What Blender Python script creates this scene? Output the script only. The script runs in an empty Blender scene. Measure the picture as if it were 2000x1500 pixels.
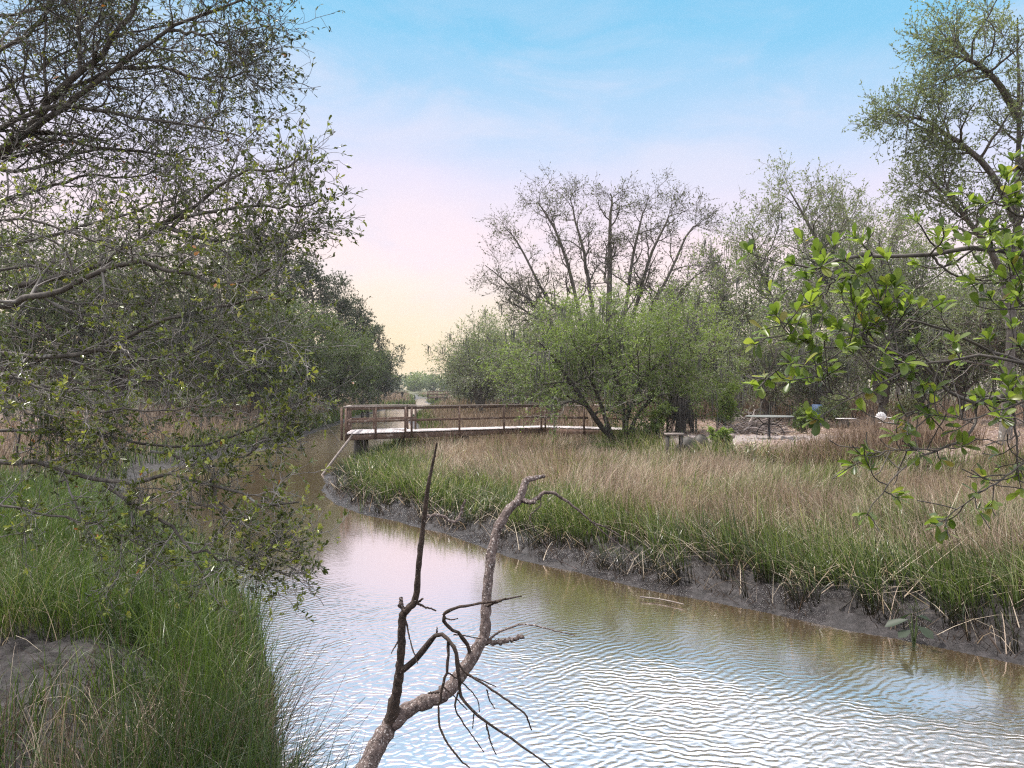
import bpy, math, random
import numpy as np
R = np.random.default_rng(7)
random.seed(7)
S = bpy.context.scene
COL = S.collection
# ------------------------------------------------------------------ camera
CAMH, F, HOR = 3.2, 1511.0, 759.0
cd = bpy.data.cameras.new("camera"); cam = bpy.data.objects.new("camera", cd); COL.objects.link(cam)
cam.location = (0, 0, CAMH); cam.rotation_euler = (math.radians(90), 0, 0)
cd.sensor_width = 36; cd.lens = 36 * F / 2000; cd.shift_y = 9 / 2000
cd.clip_start = 0.05; cd.clip_end = 5000
S.camera = cam
# ------------------------------------------------------------------ world
W = bpy.data.worlds.new("World"); S.world = W; W.use_nodes = True
nt = W.node_tree; nt.nodes.clear()
def N(t, ty, **k):
    n = t.nodes.new(ty)
    for a, v in k.items():
        if a.startswith('i_'):
            n.inputs[int(a[2:])].default_value = v
        else: setattr(n, a, v)
    return n
def LK(t, a, b): t.links.new(a, b)
def ramp(t, stops, interp='LINEAR'):
    n = t.nodes.new('ShaderNodeValToRGB'); cr = n.color_ramp; cr.interpolation = interp
    while len(cr.elements) < len(stops): cr.elements.new(0.5)
    for e, (p, c) in zip(cr.elements, stops):
        e.position = p; e.color = (*c, 1)
    return n
def lin(r, g, b):
    f = lambda c: (c / 255 / 12.92) if c / 255 <= .04045 else ((c / 255 + .055) / 1.055) ** 2.4
    return (f(r), f(g), f(b))
tc = N(nt, 'ShaderNodeTexCoord'); sp = N(nt, 'ShaderNodeSeparateXYZ'); LK(nt, tc.outputs['Generated'], sp.inputs[0])
ma = N(nt, 'ShaderNodeMath', operation='MULTIPLY_ADD', i_1=0.05); LK(nt, sp.outputs[0], ma.inputs[0]); LK(nt, sp.outputs[2], ma.inputs[2])
mp = N(nt, 'ShaderNodeMapping'); mp.inputs['Scale'].default_value = (3, 3, 9); LK(nt, tc.outputs['Generated'], mp.inputs[0])
nz = N(nt, 'ShaderNodeTexNoise'); nz.inputs['Scale'].default_value = 1.3; nz.inputs['Detail'].default_value = 6; LK(nt, mp.outputs[0], nz.inputs[0])
na = N(nt, 'ShaderNodeMath', operation='MULTIPLY_ADD', i_1=-0.10); LK(nt, nz.outputs[0], na.inputs[0]); LK(nt, ma.outputs[0], na.inputs[2])
nb = N(nt, 'ShaderNodeMath', operation='ADD', i_1=0.05); LK(nt, na.outputs[0], nb.inputs[0])
rp = ramp(nt, [(0.0, lin(252, 227, 176)), (.03, lin(253, 230, 190)), (.07, lin(254, 235, 208)), (.12, lin(255, 238, 230)), (.18, lin(253, 234, 240)),
               (.26, lin(230, 226, 247)), (.33, lin(190, 216, 246)), (.41, lin(138, 203, 240)), (.48, lin(120, 196, 236)), (1.0, (1, 1, 1))])
LK(nt, nb.outputs[0], rp.inputs[0])
# unseen bright overcast above the lens view, added to fill and whiten the water
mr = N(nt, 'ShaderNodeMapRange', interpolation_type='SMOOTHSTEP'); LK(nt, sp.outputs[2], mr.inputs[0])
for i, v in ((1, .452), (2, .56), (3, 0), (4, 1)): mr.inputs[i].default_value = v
mp2 = N(nt, 'ShaderNodeMapping'); mp2.inputs['Scale'].default_value = (4, 2, 11); mp2.inputs['Location'].default_value = (3.1, 0, 1.7); LK(nt, tc.outputs['Generated'], mp2.inputs[0])
cn = N(nt, 'ShaderNodeTexNoise'); cn.inputs['Scale'].default_value = 1.1; cn.inputs['Detail'].default_value = 8; cn.inputs['Roughness'].default_value = .6; cn.inputs['Distortion'].default_value = .6; LK(nt, mp2.outputs[0], cn.inputs[0])
cm1 = N(nt, 'ShaderNodeMapRange', interpolation_type='SMOOTHSTEP'); LK(nt, cn.outputs[0], cm1.inputs[0])
for i, v in ((1, .44), (2, .72), (3, 0), (4, .6)): cm1.inputs[i].default_value = v
cm2 = ramp(nt, [(.10, (.25, .25, .25)), (.2, (1, 1, 1)), (.34, (.9, .9, .9)), (.45, (.25, .25, .25))]); LK(nt, sp.outputs[2], cm2.inputs[0])
cm3 = N(nt, 'ShaderNodeMath', operation='MULTIPLY'); LK(nt, cm1.outputs[0], cm3.inputs[0]); LK(nt, cm2.outputs[0], cm3.inputs[1])
cmx = N(nt, 'ShaderNodeMix', data_type='RGBA'); LK(nt, cm3.outputs[0], cmx.inputs[0]); LK(nt, rp.outputs[0], cmx.inputs[6]); cmx.inputs[7].default_value = (*lin(226, 226, 244), 1)
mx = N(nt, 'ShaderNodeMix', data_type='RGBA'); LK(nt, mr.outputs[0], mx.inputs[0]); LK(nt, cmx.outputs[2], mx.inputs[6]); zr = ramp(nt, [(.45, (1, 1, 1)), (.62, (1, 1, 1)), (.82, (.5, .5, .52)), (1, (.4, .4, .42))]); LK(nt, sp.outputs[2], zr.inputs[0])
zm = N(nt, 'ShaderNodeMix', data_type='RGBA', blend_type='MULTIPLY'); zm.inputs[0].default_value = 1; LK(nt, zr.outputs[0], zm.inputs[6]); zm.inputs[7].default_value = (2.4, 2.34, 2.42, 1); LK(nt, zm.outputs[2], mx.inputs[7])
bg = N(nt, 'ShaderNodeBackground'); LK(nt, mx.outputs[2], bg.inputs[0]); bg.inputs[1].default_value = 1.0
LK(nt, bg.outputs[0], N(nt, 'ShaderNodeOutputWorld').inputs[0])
# ------------------------------------------------------------------ sun
sl = bpy.data.lights.new("sun", 'SUN'); sl.energy = 4.8; sl.angle = math.radians(4); sl.color = (1, .95, .88)
sun = bpy.data.objects.new("sun", sl); COL.objects.link(sun)
from mathutils import Vector
sun.rotation_euler = Vector((.42, -.18, -.88)).to_track_quat('-Z', 'Y').to_euler()
# ------------------------------------------------------------------ exposure
S.view_settings.view_transform = 'Standard'; S.view_settings.look = 'None'; S.view_settings.exposure = 0.1; S.view_settings.gamma = 1
S.render.engine = 'CYCLES'
cy = S.cycles; cy.max_bounces = 6; cy.diffuse_bounces = 3; cy.glossy_bounces = 3; cy.transmission_bounces = 3; cy.transparent_max_bounces = 4
cy.caustics_reflective = False; cy.caustics_refractive = False; cy.sample_clamp_indirect = 5; cy.sample_clamp_direct = 6; cy.filter_width = 1.2; cy.use_denoising = False

# ------------------------------------------------------------------ helpers
def P(px, py, d): return np.array([(px - 1000) / F * d, d, CAMH - (py - HOR) / F * d])
def tag(o, label=None, cat=None, group=None, kind=None):
    if label: o['label'] = label
    if cat: o['category'] = cat
    if group: o['group'] = group
    if kind: o['kind'] = kind
    return o
def empty(name, loc, label, cat, group=None, rz=0):
    o = bpy.data.objects.new(name, None); COL.objects.link(o); o.location = loc; o.rotation_euler.z = rz
    o.empty_display_size = .2
    return tag(o, label, cat, group)
class MB:
    """collects arrays of verts / quads / tris and a per-vertex 'var' value"""
    def __init__(s): s.v = []; s.q = []; s.t = []; s.a = []; s.n = 0
    def add(s, v, q=None, t=None, a=0.5):
        v = np.asarray(v, float).reshape(-1, 3)
        if q is not None and len(q): s.q.append(np.asarray(q).reshape(-1, 4) + s.n)
        if t is not None and len(t): s.t.append(np.asarray(t).reshape(-1, 3) + s.n)
        s.a.append(np.broadcast_to(np.asarray(a, float).ravel() if np.ndim(a) else np.full(len(v), a), (len(v),)))
        s.v.append(v); s.n += len(v)
    def build(s, name, mat, parent=None, smooth=False, origin=None):
        v = np.concatenate(s.v); a = np.concatenate(s.a)
        if origin is not None: v = v - np.asarray(origin)
        q = np.concatenate(s.q) if s.q else np.zeros((0, 4), int)
        t = np.concatenate(s.t) if s.t else np.zeros((0, 3), int)
        me = bpy.data.meshes.new(name)
        me.vertices.add(len(v)); me.vertices.foreach_set('co', v.astype(np.float32).ravel())
        li = np.concatenate([q.ravel(), t.ravel()]).astype(np.int32)
        me.loops.add(len(li)); me.loops.foreach_set('vertex_index', li)
        ls = np.concatenate([np.arange(len(q)) * 4, len(q) * 4 + np.arange(len(t)) * 3]).astype(np.int32)
        me.polygons.add(len(ls)); me.polygons.foreach_set('loop_start', ls)
        if smooth: me.polygons.foreach_set('use_smooth', np.ones(len(ls), bool))
        at = me.attributes.new('var', 'FLOAT', 'POINT'); at.data.foreach_set('value', a.astype(np.float32))
        me.update(calc_edges=True); me.validate()
        me.materials.append(mat)
        o = bpy.data.objects.new(name, me); COL.objects.link(o)
        if parent is not None: o.parent = parent
        return o
def nrm(v): return v / np.maximum(np.linalg.norm(v, axis=-1, keepdims=True), 1e-9)
BOXQ = np.array([[0, 3, 2, 1], [4, 5, 6, 7], [0, 1, 5, 4], [1, 2, 6, 5], [2, 3, 7, 6], [3, 0, 4, 7]])
def beam(mb, a, b, w, h, up=(0, 0, 1), var=None, bev=.12):
    """a board from a to b, w wide and h high, with chamfered long edges"""
    a = np.asarray(a, float); b = np.asarray(b, float); t = nrm(b - a); u = nrm(np.cross(t, up)); n = np.cross(u, t)
    c = min(w, h) * bev; prof = []
    for sx, sy, ox, oy in ((-1, -1, c, 0), (1, -1, -c, 0), (1, -1, 0, c), (1, 1, 0, -c), (1, 1, -c, 0), (-1, 1, c, 0), (-1, 1, 0, -c), (-1, -1, 0, c)):
        prof.append((sx * w / 2 + ox, sy * h / 2 + oy))
    v = [p + u * x + n * y for p in (a, b) for x, y in prof]
    q = [[i, (i + 1) % 8, 8 + (i + 1) % 8, 8 + i] for i in range(8)]
    q += [[0, 7, 6, 1], [1, 6, 5, 2], [2, 5, 4, 3], [8, 9, 14, 15], [9, 10, 13, 14], [10, 11, 12, 13]]
    mb.add(v, q, a=random.random() if var is None else var)
def tubes(mb, pts, rad, sides=5, var=0.5, cap=True):
    """pts (B,K,3), rad (B,K)"""
    pts = np.asarray(pts, float); rad = np.asarray(rad, float)
    if pts.ndim == 2: pts = pts[None]; rad = rad[None]
    B, K, _ = pts.shape
    t = np.empty_like(pts); t[:, 1:-1] = pts[:, 2:] - pts[:, :-2]; t[:, 0] = pts[:, 1] - pts[:, 0]; t[:, -1] = pts[:, -1] - pts[:, -2]; t = nrm(t)
    mt = nrm(pts[:, -1] - pts[:, 0]); ref = np.where(np.abs(mt[:, 2:3]) > .8, np.array([[1., 0, 0]]), np.array([[0, 0, 1.]]))[:, None, :]
    u = nrm(np.cross(t, np.broadcast_to(ref, t.shape))); w = np.cross(t, u)
    an = np.arange(sides) * 2 * np.pi / sides
    v = pts[:, :, None, :] + rad[:, :, None, None] * (u[:, :, None, :] * np.cos(an)[None, None, :, None] + w[:, :, None, :] * np.sin(an)[None, None, :, None])
    i = np.arange(sides); j = (i + 1) % sides; k = np.arange(K - 1) * sides
    q = np.stack([k[:, None] + i, k[:, None] + sides + i, k[:, None] + sides + j, k[:, None] + j], -1).reshape(-1, 4)
    Q = (q[None] + (np.arange(B) * K * sides)[:, None, None]).reshape(-1, 4)
    a = np.repeat(np.broadcast_to(np.asarray(var, float), (B,)), K * sides) if np.ndim(var) else var
    T = None
    if cap:
        e = (K - 1) * sides
        tt = np.array([[0, x + 1, x] for x in range(1, sides - 1)] + [[e, e + x, e + x + 1] for x in range(1, sides - 1)])
        T = (tt[None] + (np.arange(B) * K * sides)[:, None, None]).reshape(-1, 3)
    mb.add(v.reshape(-1, 3), Q, T, a)
def spline(pts, K):
    p = np.asarray(pts, float); n = len(p)
    if n == 2: return p[0] + (p[1] - p[0]) * np.linspace(0, 1, K)[:, None]
    e = np.vstack([2 * p[0] - p[1], p, 2 * p[-1] - p[-2]])
    u = np.linspace(0, n - 1, K); i = np.minimum(u.astype(int), n - 2); f = (u - i)[:, None]
    a, b, c, d = e[i], e[i + 1], e[i + 2], e[i + 3]
    return .5 * (2 * b + (c - a) * f + (2 * a - 5 * b + 4 * c - d) * f ** 2 + (3 * b - a - 3 * c + d) * f ** 3)
def at_t(pts, t, idx):
    K = pts.shape[1]; u = np.clip(t, 0, .9999) * (K - 1); i = u.astype(int); f = (u - i)[..., None] if pts.ndim == 3 else u - i
    return pts[idx, i] * (1 - f) + pts[idx, i + 1] * f
def grow(pp, pr, n, t0, t1, ang, L, K, wig=.15, up=0., ratio=.6, rtip=.35, rmin=.0015, Lv=.35, taper=.5, rng=None, bias=None):
    rng = rng or R
    B = len(pp); idx = np.repeat(np.arange(B), n); M = len(idx)
    t = t0 + (t1 - t0) * ((np.tile(np.arange(n), B) + rng.random(M)) / n)
    pos = at_t(pp, t, idx); r0 = at_t(pr, t, idx)
    e = .02; tg = nrm(at_t(pp, np.minimum(t + e, .999), idx) - at_t(pp, np.maximum(t - e, 0), idx))
    az = np.tile(np.arange(n), B) * 2.4 + rng.random(M) * 1.6 + np.repeat(rng.random(B) * 6.28, n)
    ref = np.where(np.abs(tg[:, 2:3]) > .85, np.array([[1., 0, 0]]), np.array([[0, 0, 1.]])); u = nrm(np.cross(tg, ref)); w = np.cross(u, tg)
    an = np.radians(ang) * (1 + .3 * rng.standard_normal(M))
    d = tg * np.cos(an)[:, None] + (u * np.cos(az)[:, None] + w * np.sin(az)[:, None]) * np.sin(an)[:, None]
    if bias is not None: d = nrm(d + np.asarray(bias))
    ln = L * (1 - taper * t) * (1 + Lv * rng.standard_normal(M)).clip(.35, 1.9)
    pts = np.empty((M, K, 3)); pts[:, 0] = pos; st = (ln / (K - 1))[:, None]
    for k in range(1, K):
        d = nrm(d + wig * rng.standard_normal((M, 3)) + np.array([0, 0, up]))
        pts[:, k] = pts[:, k - 1] + d * st
    r = np.maximum(r0 * ratio, rmin)[:, None] * np.linspace(1, rtip, K)[None]
    return pts, np.maximum(r, rmin * .8)
LEAF4 = np.array([[0, 0, 0], [.45, .5, .06], [1, 0, -.05], [.45, -.5, .06]])
LEAF6 = np.array([[0, 0, 0], [.35, .36, .05], [.72, .5, .05], [1, 0, -.06], [.72, -.5, .05], [.35, -.36, .05]])
def leaves(mb, pos, d, L, Wd, var, rng=None, shape=4, nup=.5):
    rng = rng or R; M = len(pos)
    d = nrm(d); n = nrm(rng.standard_normal((M, 3)) + np.array([0, 0, nup * 2])); s = nrm(np.cross(n, d)); n = np.cross(d, s)
    L = np.broadcast_to(L, (M,)); Wd = np.broadcast_to(Wd, (M,))
    sh = LEAF4 if shape == 4 else LEAF6
    v = pos[:, None] + d[:, None] * (sh[None, :, 0:1] * L[:, None, None]) + s[:, None] * (sh[None, :, 1:2] * Wd[:, None, None]) + n[:, None] * (sh[None, :, 2:3] * L[:, None, None])
    k = len(sh); o = (np.arange(M) * k)[:, None]
    q = (o + np.array([0, 1, 2, 3])) if k == 4 else np.concatenate([o + np.array([0, 1, 2, 3]), o + np.array([0, 3, 4, 5])])
    mb.add(v.reshape(-1, 3), q, a=np.repeat(var, k))
def leafset(mb, tw, n, t0, t1, L, Wd, var, rng=None, spread=.8, up=.2, shape=4, jit=.3):
    """n leaves along each twig of tw"""
    rng = rng or R; B = len(tw); idx = np.repeat(np.arange(B), n); M = len(idx)
    t = t0 + (t1 - t0) * rng.random(M); pos = at_t(tw, t, idx); tg = nrm(tw[idx, -1] - tw[idx, -2])
    d = nrm(tg + spread * rng.standard_normal((M, 3)) + np.array([0, 0, up]))
    vv = np.repeat(np.broadcast_to(var, (B,)), n) + (rng.random(M) - .5) * jit
    leaves(mb, pos, d, L * (.6 + .7 * rng.random(M)), Wd * (.7 + .6 * rng.random(M)), vv.clip(0, .93), rng, shape)
def vnoise(x, y, sc, seed=0):
    x = np.asarray(x) * sc; y = np.asarray(y) * sc; i = np.floor(x).astype(np.int64); j = np.floor(y).astype(np.int64); fx = x - i; fy = y - j
    def h(a, b):
        n = (a * 374761393 + b * 668265263 + seed * 974711) & 0x7fffffff; n = ((n ^ (n >> 13)) * 1274126177) & 0x7fffffff
        return ((n ^ (n >> 16)) & 0xffff) / 65535.
    sx = fx * fx * (3 - 2 * fx); sy = fy * fy * (3 - 2 * fy)
    return (h(i, j) * (1 - sx) + h(i + 1, j) * sx) * (1 - sy) + (h(i, j + 1) * (1 - sx) + h(i + 1, j + 1) * sx) * sy
def fbm(x, y, sc, o=3, seed=0): return sum(vnoise(x, y, sc * 2 ** k, seed + k) / 2 ** (k + 1) for k in range(o)) / (1 - .5 ** o)
def sstep(a, b, x): t = np.clip((x - a) / (b - a), 0, 1); return t * t * (3 - 2 * t)

# ------------------------------------------------------------------ materials
def mat(name):
    m = bpy.data.materials.new(name); m.use_nodes = True; t = m.node_tree; t.nodes.clear()
    return m, t, N(t, 'ShaderNodeOutputMaterial')
def leafmat(name, stops, trans=.3, rough=.42, spec=.5, tcol=None):
    m, t, out = mat(name)
    a = N(t, 'ShaderNodeAttribute', attribute_name='var'); r = ramp(t, stops); LK(t, a.outputs['Fac'], r.inputs[0])
    b = N(t, 'ShaderNodeBsdfPrincipled'); b.inputs['Roughness'].default_value = rough; b.inputs['Specular IOR Level'].default_value = spec
    LK(t, r.outputs[0], b.inputs['Base Color'])
    tr = N(t, 'ShaderNodeBsdfTranslucent'); mm = N(t, 'ShaderNodeMix', data_type='RGBA', blend_type='MULTIPLY'); mm.inputs[0].default_value = 1
    LK(t, r.outputs[0], mm.inputs[6]); mm.inputs[7].default_value = tcol or (1.4, 1.5, .75, 1); LK(t, mm.outputs[2], tr.inputs[0])
    x = N(t, 'ShaderNodeMixShader', i_0=trans); LK(t, b.outputs[0], x.inputs[1]); LK(t, tr.outputs[0], x.inputs[2]); LK(t, x.outputs[0], out.inputs[0])
    return m
def barkmat(name, c0, c1, scale=18, rough=.85, bump=.4, dist=.01, spots=None, stretch=.25):
    m, t, out = mat(name)
    c = N(t, 'ShaderNodeTexCoord'); mp = N(t, 'ShaderNodeMapping'); mp.inputs['Scale'].default_value = (1, 1, stretch); LK(t, c.outputs['Object'], mp.inputs[0])
    n = N(t, 'ShaderNodeTexNoise'); n.inputs['Scale'].default_value = scale; n.inputs['Detail'].default_value = 6; n.inputs['Roughness'].default_value = .65; LK(t, mp.outputs[0], n.inputs[0])
    r = ramp(t, [(.3, c0), (.7, c1)]); LK(t, n.outputs[0], r.inputs[0]); colr = r.outputs[0]
    a = N(t, 'ShaderNodeAttribute', attribute_name='var')
    mr = N(t, 'ShaderNodeMapRange'); LK(t, a.outputs['Fac'], mr.inputs[0]); mr.inputs[3].default_value = .65; mr.inputs[4].default_value = 1.35
    hv = N(t, 'ShaderNodeMix', data_type='RGBA', blend_type='MULTIPLY'); hv.inputs[0].default_value = 1; LK(t, colr, hv.inputs[6]); LK(t, mr.outputs[0], hv.inputs[7]); colr = hv.outputs[2]
    if spots:
        n2 = N(t, 'ShaderNodeTexNoise'); n2.inputs['Scale'].default_value = spots[1]; n2.inputs['Detail'].default_value = 3; LK(t, c.outputs['Object'], n2.inputs[0])
        r2 = ramp(t, [(spots[2], (0, 0, 0)), (spots[2] + .05, (1, 1, 1))]); LK(t, n2.outputs[0], r2.inputs[0])
        mx = N(t, 'ShaderNodeMix', data_type='RGBA'); LK(t, r2.outputs[0], mx.inputs[0]); LK(t, colr, mx.inputs[6]); mx.inputs[7].default_value = (*spots[0], 1); colr = mx.outputs[2]
    b = N(t, 'ShaderNodeBsdfPrincipled'); b.inputs['Roughness'].default_value = rough; LK(t, colr, b.inputs['Base Color'])
    bp = N(t, 'ShaderNodeBump'); bp.inputs['Strength'].default_value = bump; bp.inputs['Distance'].default_value = dist; LK(t, n.outputs[0], bp.inputs['Height']); LK(t, bp.outputs[0], b.inputs['Normal'])
    LK(t, b.outputs[0], out.inputs[0]); return m
def plain(name, c, rough=.5, metal=0):
    m, t, out = mat(name); b = N(t, 'ShaderNodeBsdfPrincipled'); b.inputs['Roughness'].default_value = rough; b.inputs['Metallic'].default_value = metal
    n = N(t, 'ShaderNodeTexNoise'); n.inputs['Scale'].default_value = 9; n.inputs['Detail'].default_value = 5
    r = ramp(t, [(.3, tuple(x * .75 for x in c)), (.7, tuple(min(1, x * 1.15) for x in c))]); LK(t, n.outputs[0], r.inputs[0]); LK(t, r.outputs[0], b.inputs['Base Color'])
    LK(t, b.outputs[0], out.inputs[0]); return m
M_OAKLEAF = leafmat('oak_leaf', [(0, (.03, .038, .018)), (.35, (.06, .075, .03)), (.7, (.12, .14, .055)), (.88, (.30, .32, .07)), (.95, (.30, .28, .07)), (.97, (.45, .17, .05)), (1, (.5, .2, .07))], .25, .22, .75)
M_BIGLEAF = leafmat('glossy_leaf', [(0, (.06, .10, .025)), (.5, (.15, .21, .045)), (.85, (.26, .33, .07)), (.97, (.28, .31, .08)), (1, (.34, .24, .08))], .48, .34, .5)
M_BUSHLEAF = leafmat('bush_leaf', [(0, (.065, .10, .035)), (.5, (.16, .225, .065)), (1, (.32, .41, .11))], .35, .5)
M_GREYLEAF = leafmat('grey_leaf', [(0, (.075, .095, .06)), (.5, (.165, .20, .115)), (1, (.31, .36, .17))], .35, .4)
M_LOWLEAF = leafmat('young_oak_leaf', [(0, (.05, .065, .02)), (.35, (.10, .125, .035)), (.7, (.18, .22, .05)), (.88, (.36, .40, .08)), (.95, (.42, .38, .10)), (.97, (.5, .2, .06)), (1, (.55, .25, .1))], .3, .22, .75)
M_DARKLEAF = leafmat('dark_leaf', [(0, (.015, .028, .014)), (.5, (.035, .055, .025)), (1, (.07, .10, .035))], .2, .5)
M_MIDLEAF = leafmat('mid_leaf', [(0, (.04, .065, .02)), (.5, (.09, .13, .04)), (1, (.18, .23, .06))], .3, .5)
M_SPARSE = leafmat('sparse_leaf', [(0, (.035, .035, .02)), (.5, (.085, .085, .045)), (1, (.16, .19, .07))], .25, .45)
M_MOSS = leafmat('spanish_moss', [(0, (.10, .105, .095)), (1, (.24, .245, .22))], .2, .8, .2, (1, 1, .9, 1))
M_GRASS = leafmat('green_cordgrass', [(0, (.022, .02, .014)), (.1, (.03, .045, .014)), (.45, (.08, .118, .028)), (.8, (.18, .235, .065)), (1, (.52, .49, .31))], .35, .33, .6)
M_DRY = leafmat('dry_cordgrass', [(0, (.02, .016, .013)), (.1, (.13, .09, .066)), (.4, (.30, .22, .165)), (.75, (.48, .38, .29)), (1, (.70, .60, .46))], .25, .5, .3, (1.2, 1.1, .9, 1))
M_DARKGRASS = leafmat('bank_rush', [(0, (.018, .032, .010)), (.5, (.058, .098, .022)), (.85, (.14, .20, .045)), (1, (.36, .33, .2))], .3, .38)
M_BARK = barkmat('oak_bark', (.055, .047, .042), (.17, .15, .13), 22, spots=((.30, .29, .27), 9, .62))
M_TWIG = barkmat('grey_twig', (.045, .038, .033), (.17, .15, .135), 12)
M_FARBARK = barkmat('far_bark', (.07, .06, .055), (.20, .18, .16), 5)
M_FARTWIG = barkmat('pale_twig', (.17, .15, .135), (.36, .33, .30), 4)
M_PALETWIG = barkmat('lichen_twig', (.08, .07, .064), (.40, .37, .35), 9)
M_DKBARK = barkmat('wet_dark_bark', (.018, .015, .013), (.065, .055, .048), 16)
M_DEAD = barkmat('dead_wood', (.045, .03, .025), (.34, .26, .235), 75, .8, 1.0, .02, ((.66, .60, .57), 140, .60), .5)
M_DEADSHADE = barkmat('shaded_dead_wood', (.02, .015, .012), (.12, .08, .06), 80, .85, 1.0, .018, ((.40, .34, .30), 120, .66), .5)  # darker copy of the dead wood, shade put into its colour
M_DOCK = barkmat('dock_timber', (.065, .038, .028), (.22, .14, .105), 11, .8, .3, .01, ((.28, .22, .19), 5, .60), 1)
M_DECK = barkmat('deck_board', (.42, .37, .36), (.66, .60, .60), 6, .5, .2, .005)
M_PILE = barkmat('wet_piling', (.018, .016, .014), (.07, .06, .05), 10, .6)
M_WOOD = barkmat('weathered_wood', (.20, .16, .14), (.42, .36, .33), 14)
# ------------------------------------------------------------------ terrain
RB = np.array([(16, 2), (12, 4.6), (8.6, 6.8), (5.95, 9), (4.44, 10.33), (3.36, 11.3), (1.69, 12.8), (0, 14.75), (-1.73, 17.4), (-3.6, 19.5), (-4.95, 21.7), (-5.9, 24.4), (-6.9, 28.8), (-6.7, 34), (-5.7, 45), (-7.6, 60), (-11.4, 85), (-13.3, 115), (-14.3, 140), (-17, 160), (-21, 185), (-23, 235), (-40, 300)], float)
LB = np.array([(1.0, 4.0), (-1.3, 5.0), (-1.95, 6.5), (-2.45, 8), (-3.3, 10), (-4.8, 13), (-7.2, 16), (-10.4, 20), (-12.9, 25.6), (-14, 30), (-13.1, 41.7), (-15.2, 65), (-19.5, 118), (-16.9, 140), (-20, 160), (-25, 190), (-29, 235), (-40, 300)], float)
def pdist(X, Y, pl):
    d = np.full(X.shape, 1e9)
    for (ax, ay), (bx, by) in zip(pl[:-1], pl[1:]):
        vx, vy = bx - ax, by - ay; t = np.clip(((X - ax) * vx + (Y - ay) * vy) / (vx * vx + vy * vy), 0, 1)
        d = np.minimum(d, np.hypot(X - ax - t * vx, Y - ay - t * vy))
    return d
UR = np.array([(26, 5), (18, 14), (13, 18.5), (9, 21.5), (5, 24.5), (3, 28), (3.2, 36), (1, 45), (-2, 58), (-6, 90), (-11, 120), (-16, 190), (-17, 260), (-60, 320)], float)
UL = np.array([(-16, 5), (-17, 16), (-18, 25), (-17.5, 40), (-17, 60), (-21, 90), (-27, 130), (-34, 190), (-36, 235), (-50, 320)], float)
def bank(X, Y):
    """signed distance inland from the water's edge, and side (+1 right, -1 left)"""
    w = (fbm(X, Y, .9, 3, 5) - .5) * .55
    xr = np.interp(Y, RB[:, 1], RB[:, 0]); xl = np.interp(Y, LB[:, 1], LB[:, 0])
    dr = pdist(X, Y, RB); dl = pdist(X, Y, LB)
    land_r = X > xr; land_l = (X < xl) | ((Y < 4.0) & ~land_r)
    s = np.where(land_r, dr, np.where(land_l, dl, -np.minimum(dr, dl)))
    s = np.where(Y > 295, 20., s)
    return s + w * np.clip(np.abs(s) / .3, .5, 1), np.where(land_r, 1, -1)
def upland(X, Y):
    xr = np.interp(Y, UR[:, 1], UR[:, 0]); xl = np.interp(Y, UL[:, 1], UL[:, 0])
    return sstep(-.5, 3.5, X - xr), sstep(0, 5, xl - X)
def height(X, Y):
    X = np.asarray(X, float); Y = np.asarray(Y, float)
    s, side = bank(X, Y)
    z = np.where(s < 0, -.45 * sstep(0, 2.2, -s), .36 * np.clip(s / 1.7, 0, 1) ** .85 + .16 * sstep(1.5, 5, s))
    ur, ul = upland(X, Y)
    on = sstep(0, 2, s)
    z = z + (1.0 * ur + .75 * ul) * on
    z = z + on * (.25 * (fbm(X, Y, .15, 3, 11) - .5) * np.maximum(ur, ul) + .06 * (fbm(X, Y, 1.1, 2, 3) - .5))
    z = z + np.where(s > 0, (.13 * (fbm(X, Y, 2.2, 3, 21) - .5) - .09 * sstep(.5, .75, fbm(X, Y, 7.5, 2, 23)) + .06 * (vnoise(X, Y, 14, 24) - .5)) * sstep(.0, .6, s) * sstep(60, 25, Y), 0)
    near = sstep(4.6, 1.0, Y) * sstep(6, 3, np.abs(X + .5)); z = np.maximum(z, z * (1 - near) + 1.55 * near)
    return z + .35 * sstep(200, 320, Y)
def axis(lo, a, b, hi, st, grow_=1.12):
    c = list(np.arange(a, b, st)); x, d = a, st; L = []
    while x > lo: d *= grow_; x -= d; L.append(x)
    x, d = c[-1], st; H = []
    while x < hi: d *= grow_; x += d; H.append(x)
    return np.array(L[::-1] + c + H)
xs = axis(-900, -8.2, 8.6, 900, .055, 1.07); ys = axis(-60, 4.8, 18, 1600, .055, 1.05)
GX, GY = np.meshgrid(xs, ys); GZ = height(GX, GY)
nx, ny = len(xs), len(ys); ii = np.arange(nx - 1)[None] + (np.arange(ny - 1) * nx)[:, None]
gm = MB(); gm.add(np.stack([GX, GY, GZ], -1), np.stack([ii, ii + 1, ii + nx + 1, ii + nx], -1).reshape(-1, 4))
m, t, out = mat('ground_soil')
geo = N(t, 'ShaderNodeNewGeometry')
def att(n): return N(t, 'ShaderNodeAttribute', attribute_name=n).outputs['Fac']
n1 = N(t, 'ShaderNodeTexNoise'); n1.inputs['Scale'].default_value = 7; n1.inputs['Detail'].default_value = 8; n1.inputs['Roughness'].default_value = .7; LK(t, geo.outputs['Position'], n1.inputs[0])
n2 = N(t, 'ShaderNodeTexNoise'); n2.inputs['Scale'].default_value = 28; n2.inputs['Detail'].default_value = 5; LK(t, geo.outputs['Position'], n2.inputs[0])
n3 = N(t, 'ShaderNodeTexVoronoi'); n3.inputs['Scale'].default_value = 14; LK(t, geo.outputs['Position'], n3.inputs[0])
cm = ramp(t, [(.32, (.010, .008, .008)), (.5, (.034, .029, .029)), (.7, (.075, .066, .067))]); LK(t, n1.outputs[0], cm.inputs[0])
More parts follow.
